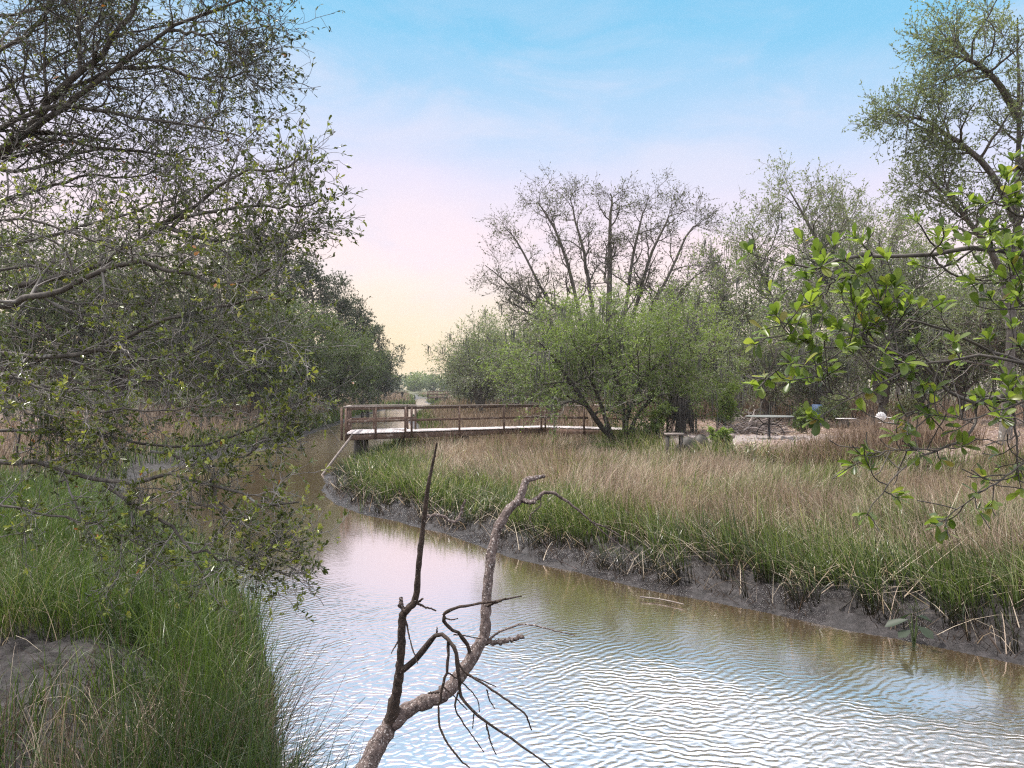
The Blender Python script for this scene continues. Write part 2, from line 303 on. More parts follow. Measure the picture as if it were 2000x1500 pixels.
cl = ramp(t, [(.0, (.09, .055, .045)), (.5, (.22, .15, .125)), (1, (.40, .31, .28))]); LK(t, n3.outputs['Color'], cl.inputs[0])
cs = ramp(t, [(.3, (.26, .22, .21)), (.7, (.44, .385, .37))]); LK(t, n2.outputs[0], cs.inputs[0])
cf = ramp(t, [(.3, (.06, .065, .03)), (.7, (.13, .13, .06))]); LK(t, n1.outputs[0], cf.inputs[0])
def mixc(f, a, b):
    x = N(t, 'ShaderNodeMix', data_type='RGBA'); LK(t, f, x.inputs[0]); LK(t, a, x.inputs[6]); LK(t, b, x.inputs[7]); return x.outputs[2]
c = mixc(att('litter'), cm.outputs[0], cl.outputs[0]); c = mixc(att('sand'), c, cs.outputs[0]); c = mixc(att('field'), c, cf.outputs[0])
b = N(t, 'ShaderNodeBsdfPrincipled'); LK(t, c, b.inputs['Base Color']); b.inputs['Specular IOR Level'].default_value = .4
ro = N(t, 'ShaderNodeMapRange'); LK(t, att('wet'), ro.inputs[0]); ro.inputs[3].default_value = .8; ro.inputs[4].default_value = .15; LK(t, ro.outputs[0], b.inputs['Roughness'])
bp = N(t, 'ShaderNodeBump'); bp.inputs['Strength'].default_value = .9; bp.inputs['Distance'].default_value = .06; LK(t, n1.outputs[0], bp.inputs['Height'])
bp2 = N(t, 'ShaderNodeBump'); bp2.inputs['Strength'].default_value = .35; bp2.inputs['Distance'].default_value = .01; LK(t, n2.outputs[0], bp2.inputs['Height']); LK(t, bp.outputs[0], bp2.inputs['Normal'])
LK(t, bp2.outputs[0], b.inputs['Normal']); LK(t, b.outputs[0], out.inputs[0])
ground = gm.build('ground', m, smooth=True); tag(ground, 'muddy creek banks, marsh soil and sandy upland', 'ground', kind='structure')
ss, side = bank(GX, GY); ur, ul = upland(GX, GY)
def setatt(o, n, a):
    x = o.data.attributes.new(n, 'FLOAT', 'POINT'); x.data.foreach_set('value', a.astype(np.float32).ravel())
setatt(ground, 'litter', np.maximum(ur, ul) * sstep(6, 10, GY) * sstep(90, 60, GY))
sand = ur * sstep(2.6, .8, np.hypot((GX - 8.2) / 2.0, (GY - 27.0) / .9) + (fbm(GX, GY, .8, 3, 9) - .5) * 1.6)
setatt(ground, 'sand', sand); setatt(ground, 'field', sstep(40, 90, GY) * sstep(.3, 1.5, ss)); setatt(ground, 'wet', sstep(2.8, .4, ss) * sstep(-.5, .05, ss) * (.55 + .45 * (fbm(GX, GY, 1.3, 2, 33) > .5)))
# ------------------------------------------------------------------ water
m, t, out = mat('creek_water')
geo = N(t, 'ShaderNodeNewGeometry')
def wave(rz, sc, dist, dsc, prof='SIN'):
    mp = N(t, 'ShaderNodeMapping'); mp.inputs['Rotation'].default_value = (0, 0, math.radians(rz)); LK(t, geo.outputs['Position'], mp.inputs[0])
    w = N(t, 'ShaderNodeTexWave', wave_type='BANDS', bands_direction='X', wave_profile=prof); w.inputs['Scale'].default_value = sc; w.inputs['Distortion'].default_value = dist; w.inputs['Detail'].default_value = 2; w.inputs['Detail Scale'].default_value = dsc
    LK(t, mp.outputs[0], w.inputs[0]); return w.outputs['Fac']
def math_(op, a, b_):
    x = N(t, 'ShaderNodeMath', operation=op)
    for i, v in enumerate((a, b_)):
        if isinstance(v, (int, float)): x.inputs[i].default_value = v
        else: LK(t, v, x.inputs[i])
    return x.outputs[0]
wa = wave(50, 2.9, 8, 1.3); wb = wave(-80, 3.2, 10, 1.2)
wn = N(t, 'ShaderNodeTexNoise'); wn.inputs['Scale'].default_value = 8; wn.inputs['Detail'].default_value = 3; mpn = N(t, 'ShaderNodeMapping'); mpn.inputs['Scale'].default_value = (.6, 1.6, 1); mpn.inputs['Rotation'].default_value = (0, 0, .3); LK(t, geo.outputs['Position'], mpn.inputs[0]); LK(t, mpn.outputs[0], wn.inputs[0])
mk = N(t, 'ShaderNodeTexNoise'); mk.inputs['Scale'].default_value = .35; mk.inputs['Detail'].default_value = 2; LK(t, geo.outputs['Position'], mk.inputs[0])
sx = N(t, 'ShaderNodeSeparateXYZ'); LK(t, geo.outputs['Position'], sx.inputs[0])
# ripples run strongest in the near right reach, calm up the creek
r1 = N(t, 'ShaderNodeMapRange', interpolation_type='SMOOTHSTEP'); LK(t, math_('ADD', sx.outputs[0], math_('MULTIPLY', mk.outputs[0], 3.0)), r1.inputs[0])
for i, v in ((1, 0.6), (2, 4.2), (3, .33), (4, .85)): r1.inputs[i].default_value = v
r2 = N(t, 'ShaderNodeMapRange', interpolation_type='SMOOTHSTEP'); LK(t, sx.outputs[1], r2.inputs[0])
LK(t, math_('ADD', sx.outputs[1], math_('MULTIPLY', sx.outputs[0], .72)), r2.inputs[0])   # calmer under the lee of the right bank
for i, v in ((1, 9.2), (2, 11.6), (3, 1.0), (4, .10)): r2.inputs[i].default_value = v
amp = math_('MULTIPLY', r1.outputs[0], r2.outputs[0])
r3 = N(t, 'ShaderNodeMapRange', interpolation_type='SMOOTHSTEP'); LK(t, sx.outputs[1], r3.inputs[0])
for i, v in ((1, 29), (2, 42), (3, 0), (4, .22)): r3.inputs[i].default_value = v
amp = math_('ADD', amp, r3.outputs[0])
pm = N(t, 'ShaderNodeTexNoise'); pm.inputs['Scale'].default_value = .9; pm.inputs['Detail'].default_value = 2; LK(t, geo.outputs['Position'], pm.inputs[0])
pr_ = N(t, 'ShaderNodeMapRange', interpolation_type='SMOOTHSTEP'); LK(t, pm.outputs[0], pr_.inputs[0])
for i, v in ((1, .38), (2, .62), (3, 0), (4, 1)): pr_.inputs[i].default_value = v
hh = math_('ADD', math_('MULTIPLY', wa, math_('ADD', math_('MULTIPLY', pr_.outputs[0], .6), .15)), math_('ADD', math_('MULTIPLY', wb, math_('SUBTRACT', .65, math_('MULTIPLY', pr_.outputs[0], .6))), math_('MULTIPLY', wn.outputs[0], .55)))
hh = math_('MULTIPLY', hh, amp)
bp = N(t, 'ShaderNodeBump'); bp.inputs['Strength'].default_value = 1.0; bp.inputs['Distance']  .default_value = .0105; LK(t, hh, bp.inputs['Height'])
df = N(t, 'ShaderNodeBsdfDiffuse'); df.inputs[0].default_value = (.22, .155, .085, 1); LK(t, bp.outputs[0], df.inputs['Normal'])
gl = N(t, 'ShaderNodeBsdfGlossy'); gl.inputs['Color'].default_value = (1, .955, .965, 1); rgh = N(t, 'ShaderNodeMapRange'); LK(t, amp, rgh.inputs[0]); rgh.inputs[1].default_value = .05; rgh.inputs[2].default_value = .8; rgh.inputs[3].default_value = .08; rgh.inputs[4].default_value = .27; LK(t, rgh.outputs[0], gl.inputs['Roughness']); LK(t, bp.outputs[0], gl.inputs['Normal'])
x = N(t, 'ShaderNodeMixShader', i_0=.86); LK(t, df.outputs[0], x.inputs[1]); LK(t, gl.outputs[0], x.inputs[2]); LK(t, x.outputs[0], out.inputs[0])
wm = MB(); wm.add([(-60, -30, 0), (40, -30, 0), (40, 310, 0), (-60, 310, 0)], [[0, 1, 2, 3]])
tag(wm.build('water', m), 'brown tidal creek reflecting the sky', 'water', kind='structure')
# ------------------------------------------------------------------ grasses
def blades(mb, base, h, w, lean, K=4, bend=.35, var=.5, rng=None, droop=0., mud_shade=None, az=None):
    rng = rng or R; M = len(base); az = rng.random(M) * 6.283 if az is None else az; d = np.stack([np.cos(az), np.sin(az), np.zeros(M)], -1)
    fa = rng.random(M) * 6.283; s = np.stack([np.cos(fa), np.sin(fa), np.zeros(M)], -1)
    t = np.linspace(0, 1, K)[None, :, None]; h = np.broadcast_to(h, (M,))[:, None, None]; ln = (np.broadcast_to(lean, (M,)) * (.4 + 1.2 * rng.random(M)))[:, None, None]; bd = (bend * rng.random(M) ** 1.6)[:, None, None]
    c = base[:, None] + d[:, None] * h * (ln * t + bd * t ** 2.4) + np.array([0, 0, 1.]) * h * (t - (bd * .55 + droop * bd) * t ** 3)
    wd = np.broadcast_to(w, (M,))[:, None, None] * (1 - .9 * t ** 1.5) * .5
    v = np.stack([c - s[:, None] * wd, c + s[:, None] * wd], 2).reshape(-1, 3)
    k = np.arange(K - 1) * 2; q = np.stack([k, k + 1, k + 3, k + 2], -1)
    q = (q[None] + (np.arange(M) * K * 2)[:, None, None]).reshape(-1, 4)
    a = np.repeat(np.broadcast_to(var, (M,)), K * 2).reshape(M, K * 2)
    if mud_shade is not None:      # low stems: tidal mud, plus painted shade for dark gaps between blades
        zz = v.reshape(M, K * 2, 3)[:, :, 2]; a = a * sstep(mud_shade - .16, mud_shade + .16, zz - .04 * rng.standard_normal((M, 1)))
    mb.add(v, q, a=a.ravel())
def scatter(x0, x1, y0, y1, dens):
    n = int((x1 - x0) * (y1 - y0) * dens); return x0 + (x1 - x0) * R.random(n), y0 + (y1 - y0) * R.random(n)
def infr(X, Y, m=1.15): return np.abs(X) < (Y * .662 * m + 1.2)
green, dry = MB(), MB()
def greenness(X, Y, s):
    ur, ul = upland(X, Y); n = fbm(X, Y, .35, 3, 40)
    g = .97 * sstep(4.0, 1.6, s + (n - .5) * 2.4)
    far = sstep(.001, .2, ur) * .75
    pen = sstep(-1.2, -3.8, X) * sstep(31, 25, Y) * sstep(18, 20, Y) * sstep(5.5, 3.0, s)
    mid = .08 + .40 * sstep(0, 5, X) * sstep(.40, .62, fbm(X, Y, .5, 3, 77)) + .16 * sstep(.5, .7, fbm(X, Y, .9, 2, 78))
    return np.clip(np.maximum.reduce([g, far, pen, mid]), 0, .95)
# right-hand marsh: bands by depth, thinner blades near, wider far
for (y0, y1, dens, K) in ((7.5, 13, 430, 6), (13, 18, 330, 5), (18, 25, 250, 4), (25, 36, 180, 3)):
    X, Y = scatter(-9, 17, y0, y1, dens); s, sd = bank(X, Y); ur, ul = upland(X, Y)
    tus = vnoise(X, Y, 2.6, 61) * .6 + vnoise(X, Y, 5.5, 62) * .4
    keep = (sd > 0) & infr(X, Y) & (ur < .75) & (s > .22) & ((s > 2.1) | (tus > .65 - .42 * sstep(.2, 2.0, s)))
    X, Y, s, ur = X[keep], Y[keep], s[keep], ur[keep]; Z = height(X, Y); g = greenness(X, Y, s)
    isg = R.random(len(X)) < g
    hn = .75 + .5 * fbm(X, Y, .5, 3, 90)
    hgt = np.where(isg, (.58 + .26 * R.random(len(X))), (.58 + .28 * R.random(len(X)))) * hn * (1 - .3 * ur) * (.75 + .35 * sstep(.2, 1.4, s))
    w = np.maximum(.0125, .00082 * Y) * np.where(isg, 1.15, .75) * (.6 + .8 * R.random(len(X)))
    vg = (.12 + R.random(len(X)) ** 1.3 * .8 + .35 * (fbm(X, Y, .8, 2, 13) - .4)).clip(.08, 1)
    p = np.stack([X, Y, Z - .03], -1)
    az = 12.6 * fbm(X, Y, .22, 2, 111) + R.normal(0, 1.1, len(X)); ln = .14 + .55 * sstep(.52, .8, fbm(X, Y, .55, 3, 112))
    hgt = hgt * (1 - .25 * (ln > .4)) * np.where(R.random(len(X)) < .05, 1.3, 1)
    blades(green, p[isg], hgt[isg], w[isg], ln[isg], K, .95, vg[isg], mud_shade=.42, az=az[isg])
    blades(dry, p[~isg], hgt[~isg], w[~isg], ln[~isg] * 1.2, K, .6, vg[~isg], mud_shade=.40, az=az[~isg])
    # dead straw lying between the stems
    k = R.random(len(X)) < .10
    blades(dry, p[k] + [0, 0, .05], hgt[k] * .8, w[k], 1.1, 3, .8, .75 + .25 * R.random(k.sum()), droop=.4)
# dark stubble and trash left on the mud
X, Y = scatter(-8, 12, 6, 26, 120); s, sd = bank(X, Y); k = ((sd > 0) | (Y < 10)) & (s > .05) & (s < 2.6) & infr(X, Y) & (vnoise(X, Y, 1.8, 55) > .42); X, Y = X[k], Y[k]; n = len(X); p = np.stack([X, Y, height(X, Y) - .01], -1)
blades(dry, p, .10 + .3 * R.random(n) ** 2, .014, .8, 3, .5, .02 + .1 * R.random(n) ** 4)
X, Y = scatter(-8, 12, 7, 22, 6); s, sd = bank(X, Y); k = (sd > 0) & (s > .1) & (s < 2.4) & infr(X, Y); X, Y = X[k], Y[k]; n = len(X); p = np.stack([X, Y, height(X, Y) + .01], -1)
blades(dry, p, .35 + .4 * R.random(n), .013, .9, 5, 1.0, .6 + .4 * R.random(n), droop=.5)
tag(green.build('marsh_grass', M_GRASS), 'green cordgrass along the muddy creek edge and marsh', 'grass', kind='stuff')
tag(dry.build('dry_marsh_grass', M_DRY), 'pinkish brown dry cordgrass filling the marsh', 'grass', kind='stuff')
# marsh beyond the dock and on the far left bank
fg, fd = MB(), MB()
for (x0, x1, y0, y1, dens, hh_) in ((-9, 6, 36, 70, 45, .85), (-20, 0, 70, 250, 9, .9), (-32, -12, 22, 70, 30, 1.05), (-60, -15, 70, 250, 6, 1.2), (-60, 10, 235, 330, 4, 1.0)):
    X, Y = scatter(x0, x1, y0, y1, dens); s, sd = bank(X, Y); ur, ul = upland(X, Y)
    keep = infr(X, Y) & (s > .5) & (ur < .9) & (ul < .97); X, Y, s, sd = X[keep], Y[keep], s[keep], sd[keep]; Z = height(X, Y)
    g = np.clip(sstep(3.0, 1.0, s) * .9 + .12 + .35 * sstep(150, 220, Y), 0, .9)
    isg = R.random(len(X)) < g; h_ = hh_ * (.7 + .6 * R.random(len(X))) * np.where((sd > 0) & (s < 8) & (Y > 60), .75, 1.0); w = .0011 * Y; p = np.stack([X, Y, Z - .03], -1); vg = R.random(len(X)) * .8
    blades(fg, p[isg], h_[isg] * .85, w[isg] * 1.2, .15, 3, .5, vg[isg]); blades(fd, p[~isg], h_[~isg] * 1.1, w[~isg], .15, 3, .4, vg[~isg])
tag(fg.build('bank_grass', M_GRASS), 'green grass edging the creek beyond the dock', 'grass', kind='stuff')
tag(fd.build('brown_reeds', M_DRY), 'brown reeds standing beyond the dock on both banks', 'reeds', kind='stuff')
# near left bank
ng, nd, nl = MB(), MB(), MB()
for (y0, y1, dens) in ((4.3, 7.2, 760), (7.2, 10.5, 520), (10.5, 21, 260)):
    X, Y = scatter(-14, -1, y0, y1, dens); s, sd = bank(X, Y)
    mud = np.hypot((X + 5.0) / 1.35, (Y - 7.75) / .85) + (fbm(X, Y, 1.5, 2, 8) - .5) * .5
    tus = vnoise(X, Y, 2.2, 71)
    keep = (sd < 0) & infr(X, Y) & (s > .02) & (mud > 1) & (tus > .25)
    X, Y, s = X[keep], Y[keep], s[keep]; Z = height(X, Y); p = np.stack([X, Y, Z - .03], -1)
    h_ = (.75 + .5 * R.random(len(X))) * (.8 + .4 * fbm(X, Y, .6, 2, 15)); h_ = np.minimum(h_, 1.35)
    open_ = sstep(-2.5, -3.3, X) * sstep(7.6, 6.8, Y); k = R.random(len(X)) > .72 * open_; h_ = h_ * (1 - .30 * open_)
    X, Y, s, Z, p, h_ = X[k], Y[k], s[k], Z[k], p[k], h_[k]
    fr = .42 * sstep(7.6, 5.6, Y) * sstep(-1.6, -3.4, X) + .06; isd = R.random(len(X)) < fr
    vg = (R.random(len(X)) * .7 + .35 * (fbm(X, Y, .7, 2, 19) - .3) + .12 * sstep(6, 8, Y)).clip(0, .93)
    w = np.maximum(.0085, .0009 * Y) * (.6 + .8 * R.random(len(X)))
    h_ = h_ * .85
    blades(ng, p[~isd], h_[~isd], w[~isd] * 1.1, .16, 6, .9, vg[~isd]); blades(nd, p[isd], h_[isd] * .95, w[isd] * .7, .14, 5, .35, R.random(isd.sum()) * .6)

for (y0, y1, n_) in ((4.6, 8.5, 900), (8.5, 13, 900)):
    X = R.uniform(-9, -1.2, n_); Y = R.uniform(y0, y1, n_); s, sd = bank(X, Y); kk = (sd < 0) & (s > .1) & infr(X, Y) & (np.hypot((X + 4.5) / 1.75, (Y - 7.6) / 1.15) > .9); X, Y = X[kk], Y[kk]
    blades(nd, np.stack([X, Y, height(X, Y)], -1), R.uniform(.5, 1.0, len(X)), .009, .3, 7, 1.3, .55 + .45 * R.random(len(X)), droop=.5)
# long loose stems leaning out over the water
y = 5.2 + 2.3 * R.random(160); x = np.interp(y, LB[:, 1], LB[:, 0]) - .05 - .35 * R.random(160); z = height(x, y)
for i in range(160):
    a = R.normal(.1, .6); ln = R.uniform(.5, 1.25); el = R.uniform(.15, 1.3)
    d = np.array([math.cos(a) * math.cos(el), math.sin(a) * math.cos(el), math.sin(el)]); b0 = np.array([x[i], y[i], z[i] - .02])
    tubes(nl, spline([b0, b0 + d * ln * .5 + [0, 0, .04], b0 + d * ln - [0, 0, .1 * R.random()]], 6), np.linspace(.0032, .0012, 6), 3, R.random() * .5)
tag(ng.build('bank_rushes', M_DARKGRASS), 'dark green rushes on the near left bank', 'grass', kind='stuff')
tag(nd.build('dead_rushes', M_DRY), 'brown dead rush stems on the near left bank', 'grass', kind='stuff')
tag(nl.build('leaning_stems', M_DRY), 'thin dry stems leaning out over the pale water', 'stems', kind='stuff')
# tall brown reeds, broom grass and brush fringing the sandy upland
br = MB()
for (cx, cy, rx, ry, n, h0) in ((10.8, 22.6, 3.0, .8, 3600, 1.0), (14.5, 19.8, 3.0, 1.0, 2600, .8), (18, 45, 22, 3.0, 7000, 1.5), (6.2, 23.6, 2.2, .5, 500, .6)):
    r = np.sqrt(R.random(n)); a = R.random(n) * 6.283; X = cx + rx * r * np.cos(a); Y = cy + ry * r * np.sin(a); Z = height(X, Y)
    blades(br, np.stack([X, Y, Z - .03], -1), h0 * (.5 + .7 * R.random(n)), np.maximum(.008, .0007 * cy), .22, 3, .5, (R.random(n) * .75))
tag(br.build('broom_grass', M_DRY), 'tall brown broom grass fringing the sandy clearing', 'grass', kind='stuff')
lt = MB(); n = 26000
X = R.uniform(4, 26, n); Y = R.uniform(17, 42, n); ur, ul = upland(X, Y); k = (ur > .5) & infr(X, Y); X, Y = X[k], Y[k]; k = R.random(len(X)) > .8 * sstep(2.6, .8, np.hypot((X - 8.2) / 2.0, (Y - 27.0) / .9)); X, Y = X[k], Y[k]
a = R.random(len(X)) * 6.283
leaves(lt, np.stack([X, Y, height(X, Y) + .02], -1), np.stack([np.cos(a), np.sin(a), R.normal(0, .25, len(X))], -1), .12, .05, .1 + .9 * R.random(len(X)), nup=1.5)
tag(lt.build('leaf_litter', M_DRY), 'fallen brown leaves scattered over the upland', 'leaves', kind='stuff')
# ------------------------------------------------------------------ dock
DZ = 1.45
A, B_, C_, D_ = np.array([-6.42, 29.8, DZ]), np.array([-4.25, 31.4, DZ]), np.array([1.40, 35.0, DZ]), np.array([4.9, 32.8, DZ])
OFF = np.array([-.35, 2.7, 0]); OF2 = np.array([-.75, 1.25, 0]); OF3 = np.array([.75, 1.25, 0])
dock = empty('boardwalk', A, 'brown timber dock with pale deck and open railings reaching over the creek', 'dock')
O = A.copy()
def part(name, mb, mt, par=None, org=None): return mb.build(name, mt, par or dock, origin=O if org is None else org)
def decking(mb, p, q, of0, of1, wd=.14):
    L = np.linalg.norm(q - p); n = int(L / wd)
    for i in range(n):
        f = (i + .5) / n; a = p + (q - p) * f; o = of0 + (of1 - of0) * f; j = R.normal(0, .012)
        beam(mb, a - nrm(o) * (.05 + j), a + o + nrm(o) * .05, L / n - .012, .038)
dk = MB(); decking(dk, A, B_ - [.03, .02, 0], OFF, OFF); decking(dk, B_, C_, OF2, (OF2 + OF3) / 2 + [0, .1, 0]); decking(dk, C_ + [.03, -.02, 0], D_, (OF2 + OF3) / 2 + [0, .1, 0], OF3); part('deck', dk, M_DECK)
fs = MB(); zz = np.array([0, 0, -.15])
for p, q in ((A, B_), (B_, C_), (C_, D_), (A + OFF, B_ + OFF), (A, A + OFF), (B_ + OF2, C_ + OF2 * .9), (C_ + OF3, D_ + OF3)): beam(fs, p + zz, q + zz, .05, .21)
part('stringer', fs, M_DOCK)
RH = 1.04
rails = [(A, B_), (B_, C_), (A, A + OFF), (A + OFF, B_ + OFF + [.3, 0, 0])]
for p, q in rails:
    x = MB(); t_ = nrm(q - p) * .06; beam(x, p - t_ + [0, 0, RH], q + t_ + [0, 0, RH], .15, .04); part('cap_rail', x, M_WOOD)
    x = MB(); s_ = np.cross(nrm(q - p), [0, 0, 1]) * .035; beam(x, p + s_ + [0, 0, RH - .075], q + s_ + [0, 0, RH - .075], .035, .09); part('top_rail', x, M_DOCK)
    x = MB(); beam(x, p + s_ + [0, 0, .47], q + s_ + [0, 0, .47], .035, .09); part('mid_rail', x, M_DOCK)
for p, q in ((C_, C_ + (D_ - C_) * .55), (C_ + (D_ - C_) * .62, D_)):
    x = MB(); beam(x, p + [.03, 0, RH], q + [0, 0, RH - .06], .15, .04); part('cap_rail', x, M_WOOD)
    x = MB(); beam(x, p + [.03, -.02, .47], q + [0, -.02, .47], .035, .10); part('mid_rail', x, M_DOCK)
def lerp(p, q, f): return p + (q - p) * f
posts = [A + [.03, .03, 0], A + [-.17, .2, 0], lerp(A, B_, .48), lerp(A, B_, .97), lerp(B_, C_, .03), lerp(B_, C_, .36), lerp(B_, C_, .69), lerp(B_, C_, .985), C_ + [.1, -.02, 0], lerp(C_, D_, .5), lerp(C_, D_, .95),
         A + OFF, A + OFF * .33, A + OFF * .66, lerp(A + OFF, B_ + OFF, .4), B_ + OFF, B_ + OFF * .62 + [.35, 0, 0], C_ + OF2 * .95]
for p in posts:
    x = MB(); d_ = np.array([0, -.06, 0]); beam(x, p + d_ + [0, 0, -.26], p + d_ + [0, 0, RH - .022], .082, .082, up=(0, 1, 0)); part('post', x, M_DOCK)
for p, w in ((lerp(A, B_, .12) + [.1, .35, 0], .30), (lerp(A, B_, .2) + [.2, .5, 0], .2), (lerp(A, B_, .88) + [0, .3, 0], .26), (lerp(B_, C_, .4) + [0, .25, 0], .30), (lerp(C_, D_, .02) + [0, .2, 0], .26), (lerp(C_, D_, .12) + [0, .3, 0], .2), (A + OFF * .9 + [.5, 0, 0], .25), (lerp(C_, D_, .7) + [0, .5, 0], .25)):
    x = MB(); p = np.array([p[0], p[1], DZ - .28]); tubes(x, spline([p, p + [0.01, 0, -.7], p + [0, .01, -1.9]], 6), np.linspace(w / 2, w / 2 * 1.05, 6), 10); part('piling', x, M_PILE)
# leaning pole
x = MB(); a, b = P(689, 849, 29.4), P(620, 926, 28.6); b[2] = -.25; tubes(x, spline([a, (a + b) / 2 + [0, 0, .02], b], 8), np.linspace(.042, .048, 8), 10)
tag(x.build('leaning_pole', M_WOOD, smooth=True), 'grey pole leaning from the creek against the dock corner', 'pole')
# far dock
d2 = empty('distant_boardwalk', (-17, 158, 1.55), 'small dark dock with railings far up the creek', 'dock')
O = np.array([-17, 158, 1.55]); dock_ = dock; dock = d2
a, b = np.array([-17.2, 158, 1.55]), np.array([-7.2, 158.5, 1.55])
x = MB(); beam(x, a + [0, 1, 0], b + [0, 1, 0], 2.2, .08); part('deck', x, M_DOCK); x = MB(); beam(x, a + [0, -.12, -.2], b + [0, -.12, -.2], .08, .3); part('stringer', x, M_DOCK)
for h_ in (1.05, .5):
    x = MB(); beam(x, a + [0, 0, h_], b + [-.4, 0, h_], .2, .22); part('rail', x, M_DOCK)
x = MB(); beam(x, a + [0, 2, 1.05], b + [-2.4, 2, 1.05], .1, .13); part('rail', x, M_DOCK)
for i in range(6):
    x = MB(); p = lerp(a, b, i / 5.3); beam(x, p + [0, -.06, -.2], p + [0, -.06, 1.0], .24, .24, up=(0, 1, 0)); part('post', x, M_DOCK)
for f_ in (.17, .42, .75):
    x = MB(); p = lerp(a, b, f_); tubes(x, np.array([p + [0, .5, -.05], p + [0, .5, -.8], p + [0, .5, -1.9]]), [.32, .32, .34], 8); part('piling', x, M_PILE)
dock = dock_
d3 = empty('fishing_platform', P(783, 773, 150), 'tiny wooden platform on one dark post beside the far left trees', 'platform'); O = P(783, 773, 150)
x = MB(); beam(x, O + [-1.2, 0, .7], O + [.6, 0, .7], 1, .12); x.build('deck', M_DOCK, d3, origin=O)
x = MB(); beam(x, O + [.25, 0, -1.6], O + [.25, 0, .64], .4, .3, up=(0, 1, 0)); x.build('post', M_PILE, d3, origin=O)
for px, lab in ((707, 'dark old piling in the water behind the dock, nearer the left bank'), (718, 'dark old piling in the water behind the dock, farther from the left bank')):
    x = MB(); b = P(px, 818, 82); b[2] = -.3; tubes(x, spline([b, b + [.03, 0, .6], b + [.05, 0, 1.05]], 5), np.linspace(.17, .15, 5), 9)
    tag(x.build('old_piling', M_PILE, smooth=True), lab, 'piling')
# ------------------------------------------------------------------ things on the clearing
M_METAL = plain('painted_table_metal', (.17, .18, .17), .7); M_DKMETAL = plain('dark_iron', (.05, .05, .05), .5); M_WHITE = plain('white_paint', (.80, .78, .78), .45); M_BLUE = plain('blue_plastic', (.14, .22, .38), .5); M_TAN = plain('tan_plastic', (.42, .30, .17), .6)
b = P(1503, 858, 26.6); b[2] = float(height(b[0], b[1])); TZ = 3.2 - (812 - HOR) / F * 26.6 - b[2]
tb = empty('patio_table', b, 'round grey metal patio table on a single pedestal in the clearing', 'table')
x = MB(); an = np.arange(40) * 2 * np.pi / 40; rr = .80
prof = [(0, TZ), (rr - .02, TZ), (rr, TZ - .012), (rr, TZ - .035), (rr - .03, TZ - .04), (0, TZ - .03)]
V = np.array([[r * math.cos(a_), r * math.sin(a_), z] for r, z in prof for a_ in an]); q = [[k * 40 + i, k * 40 + (i + 1) % 40, (k + 1) * 40 + (i + 1) % 40, (k + 1) * 40 + i] for k in range(5) for i in range(40)]
x.add(V, q); x.build('tabletop', M_METAL, tb)
x = MB(); tubes(x, np.array([[0, 0, -.05], [0, 0, .4], [0, 0, TZ - .03]]), [.035, .03, .03], 10); x.build('pedestal', M_DKMETAL, tb, smooth=True)
for a_ in (0, 2.09, 4.19):
    x = MB(); c_, s_ = math.cos(a_ + .1), math.sin(a_ + .1); tubes(x, spline([(c_ * r, s_ * r, z) for r, z in ((.55, TZ - .05), (.42, TZ - .14), (.25, TZ - .27), (.02, TZ - .28))], 12), np.full(12, .016), 6); x.build('brace', M_DKMETAL, tb, smooth=True)
    x = MB(); tubes(x, spline([(c_ * r, s_ * r, z) for r, z in ((.02, TZ - .3), (.3, TZ - .33), (.5, .25), (.52, 0.0))], 12), np.full(12, .016), 6); x.build('foot', M_DKMETAL, tb, smooth=True)
# plank bench, log edging, dark tarp-like stump
def onground(px, d):
    p = P(px, 800, d); p[2] = float(height(p[0], p[1])); return p
b = P(1317, 856, 25.6); b[2] = float(height(b[0], b[1])); bz = 3.2 - (848 - HOR) / F * 25.6 - b[2]
bn = empty('plank_bench', b, 'low rough plank bench at the marsh edge beside the dark stump', 'bench')
x = MB(); beam(x, (-.30, 0, bz), (.30, .05, bz), .32, .07); x.build('seat', M_WOOD, bn)
for s_ in (-.22, .22):
    x = MB(); beam(x, (s_, .02, -.1), (s_, .02, bz - .037), .09, .24, up=(0, 1, 0)); x.build('leg', M_PILE, bn)
p = P(1345, 855, 26.0); p[2] = float(height(p[0], p[1]))
x = MB(); tubes(x, spline([p + [-.1, 0, -.1], p + [0, 0, .25], p + [.05, .05, .42]], 7), np.array([.42, .36, .33, .3, .27, .25, .2]) * (1 + .1 * R.standard_normal(7)), 11)
tubes(x, spline([p + [.35, .2, -.1], p + [.45, .2, .3], p + [.5, .25, .55]], 6), np.array([.36, .34, .3, .26, .22, .12]), 9)
tag(x.build('tree_stump', M_PILE), 'dark jagged low stump between the plank bench and the pale sand', 'stump')
x = MB(); a, b = P(1352, 852, 25.9), P(1432, 851, 26.6); a[2] = height(a[0], a[1]) + .10; b[2] = height(b[0], b[1]) + .08; tubes(x, spline([a, (a + b) / 2 + [0, 0, .02], b], 8), np.linspace(.11, .09, 8), 9)
tag(x.build('edging_log', M_WOOD, smooth=True), 'long grey log lying along the front of the sand', 'log')
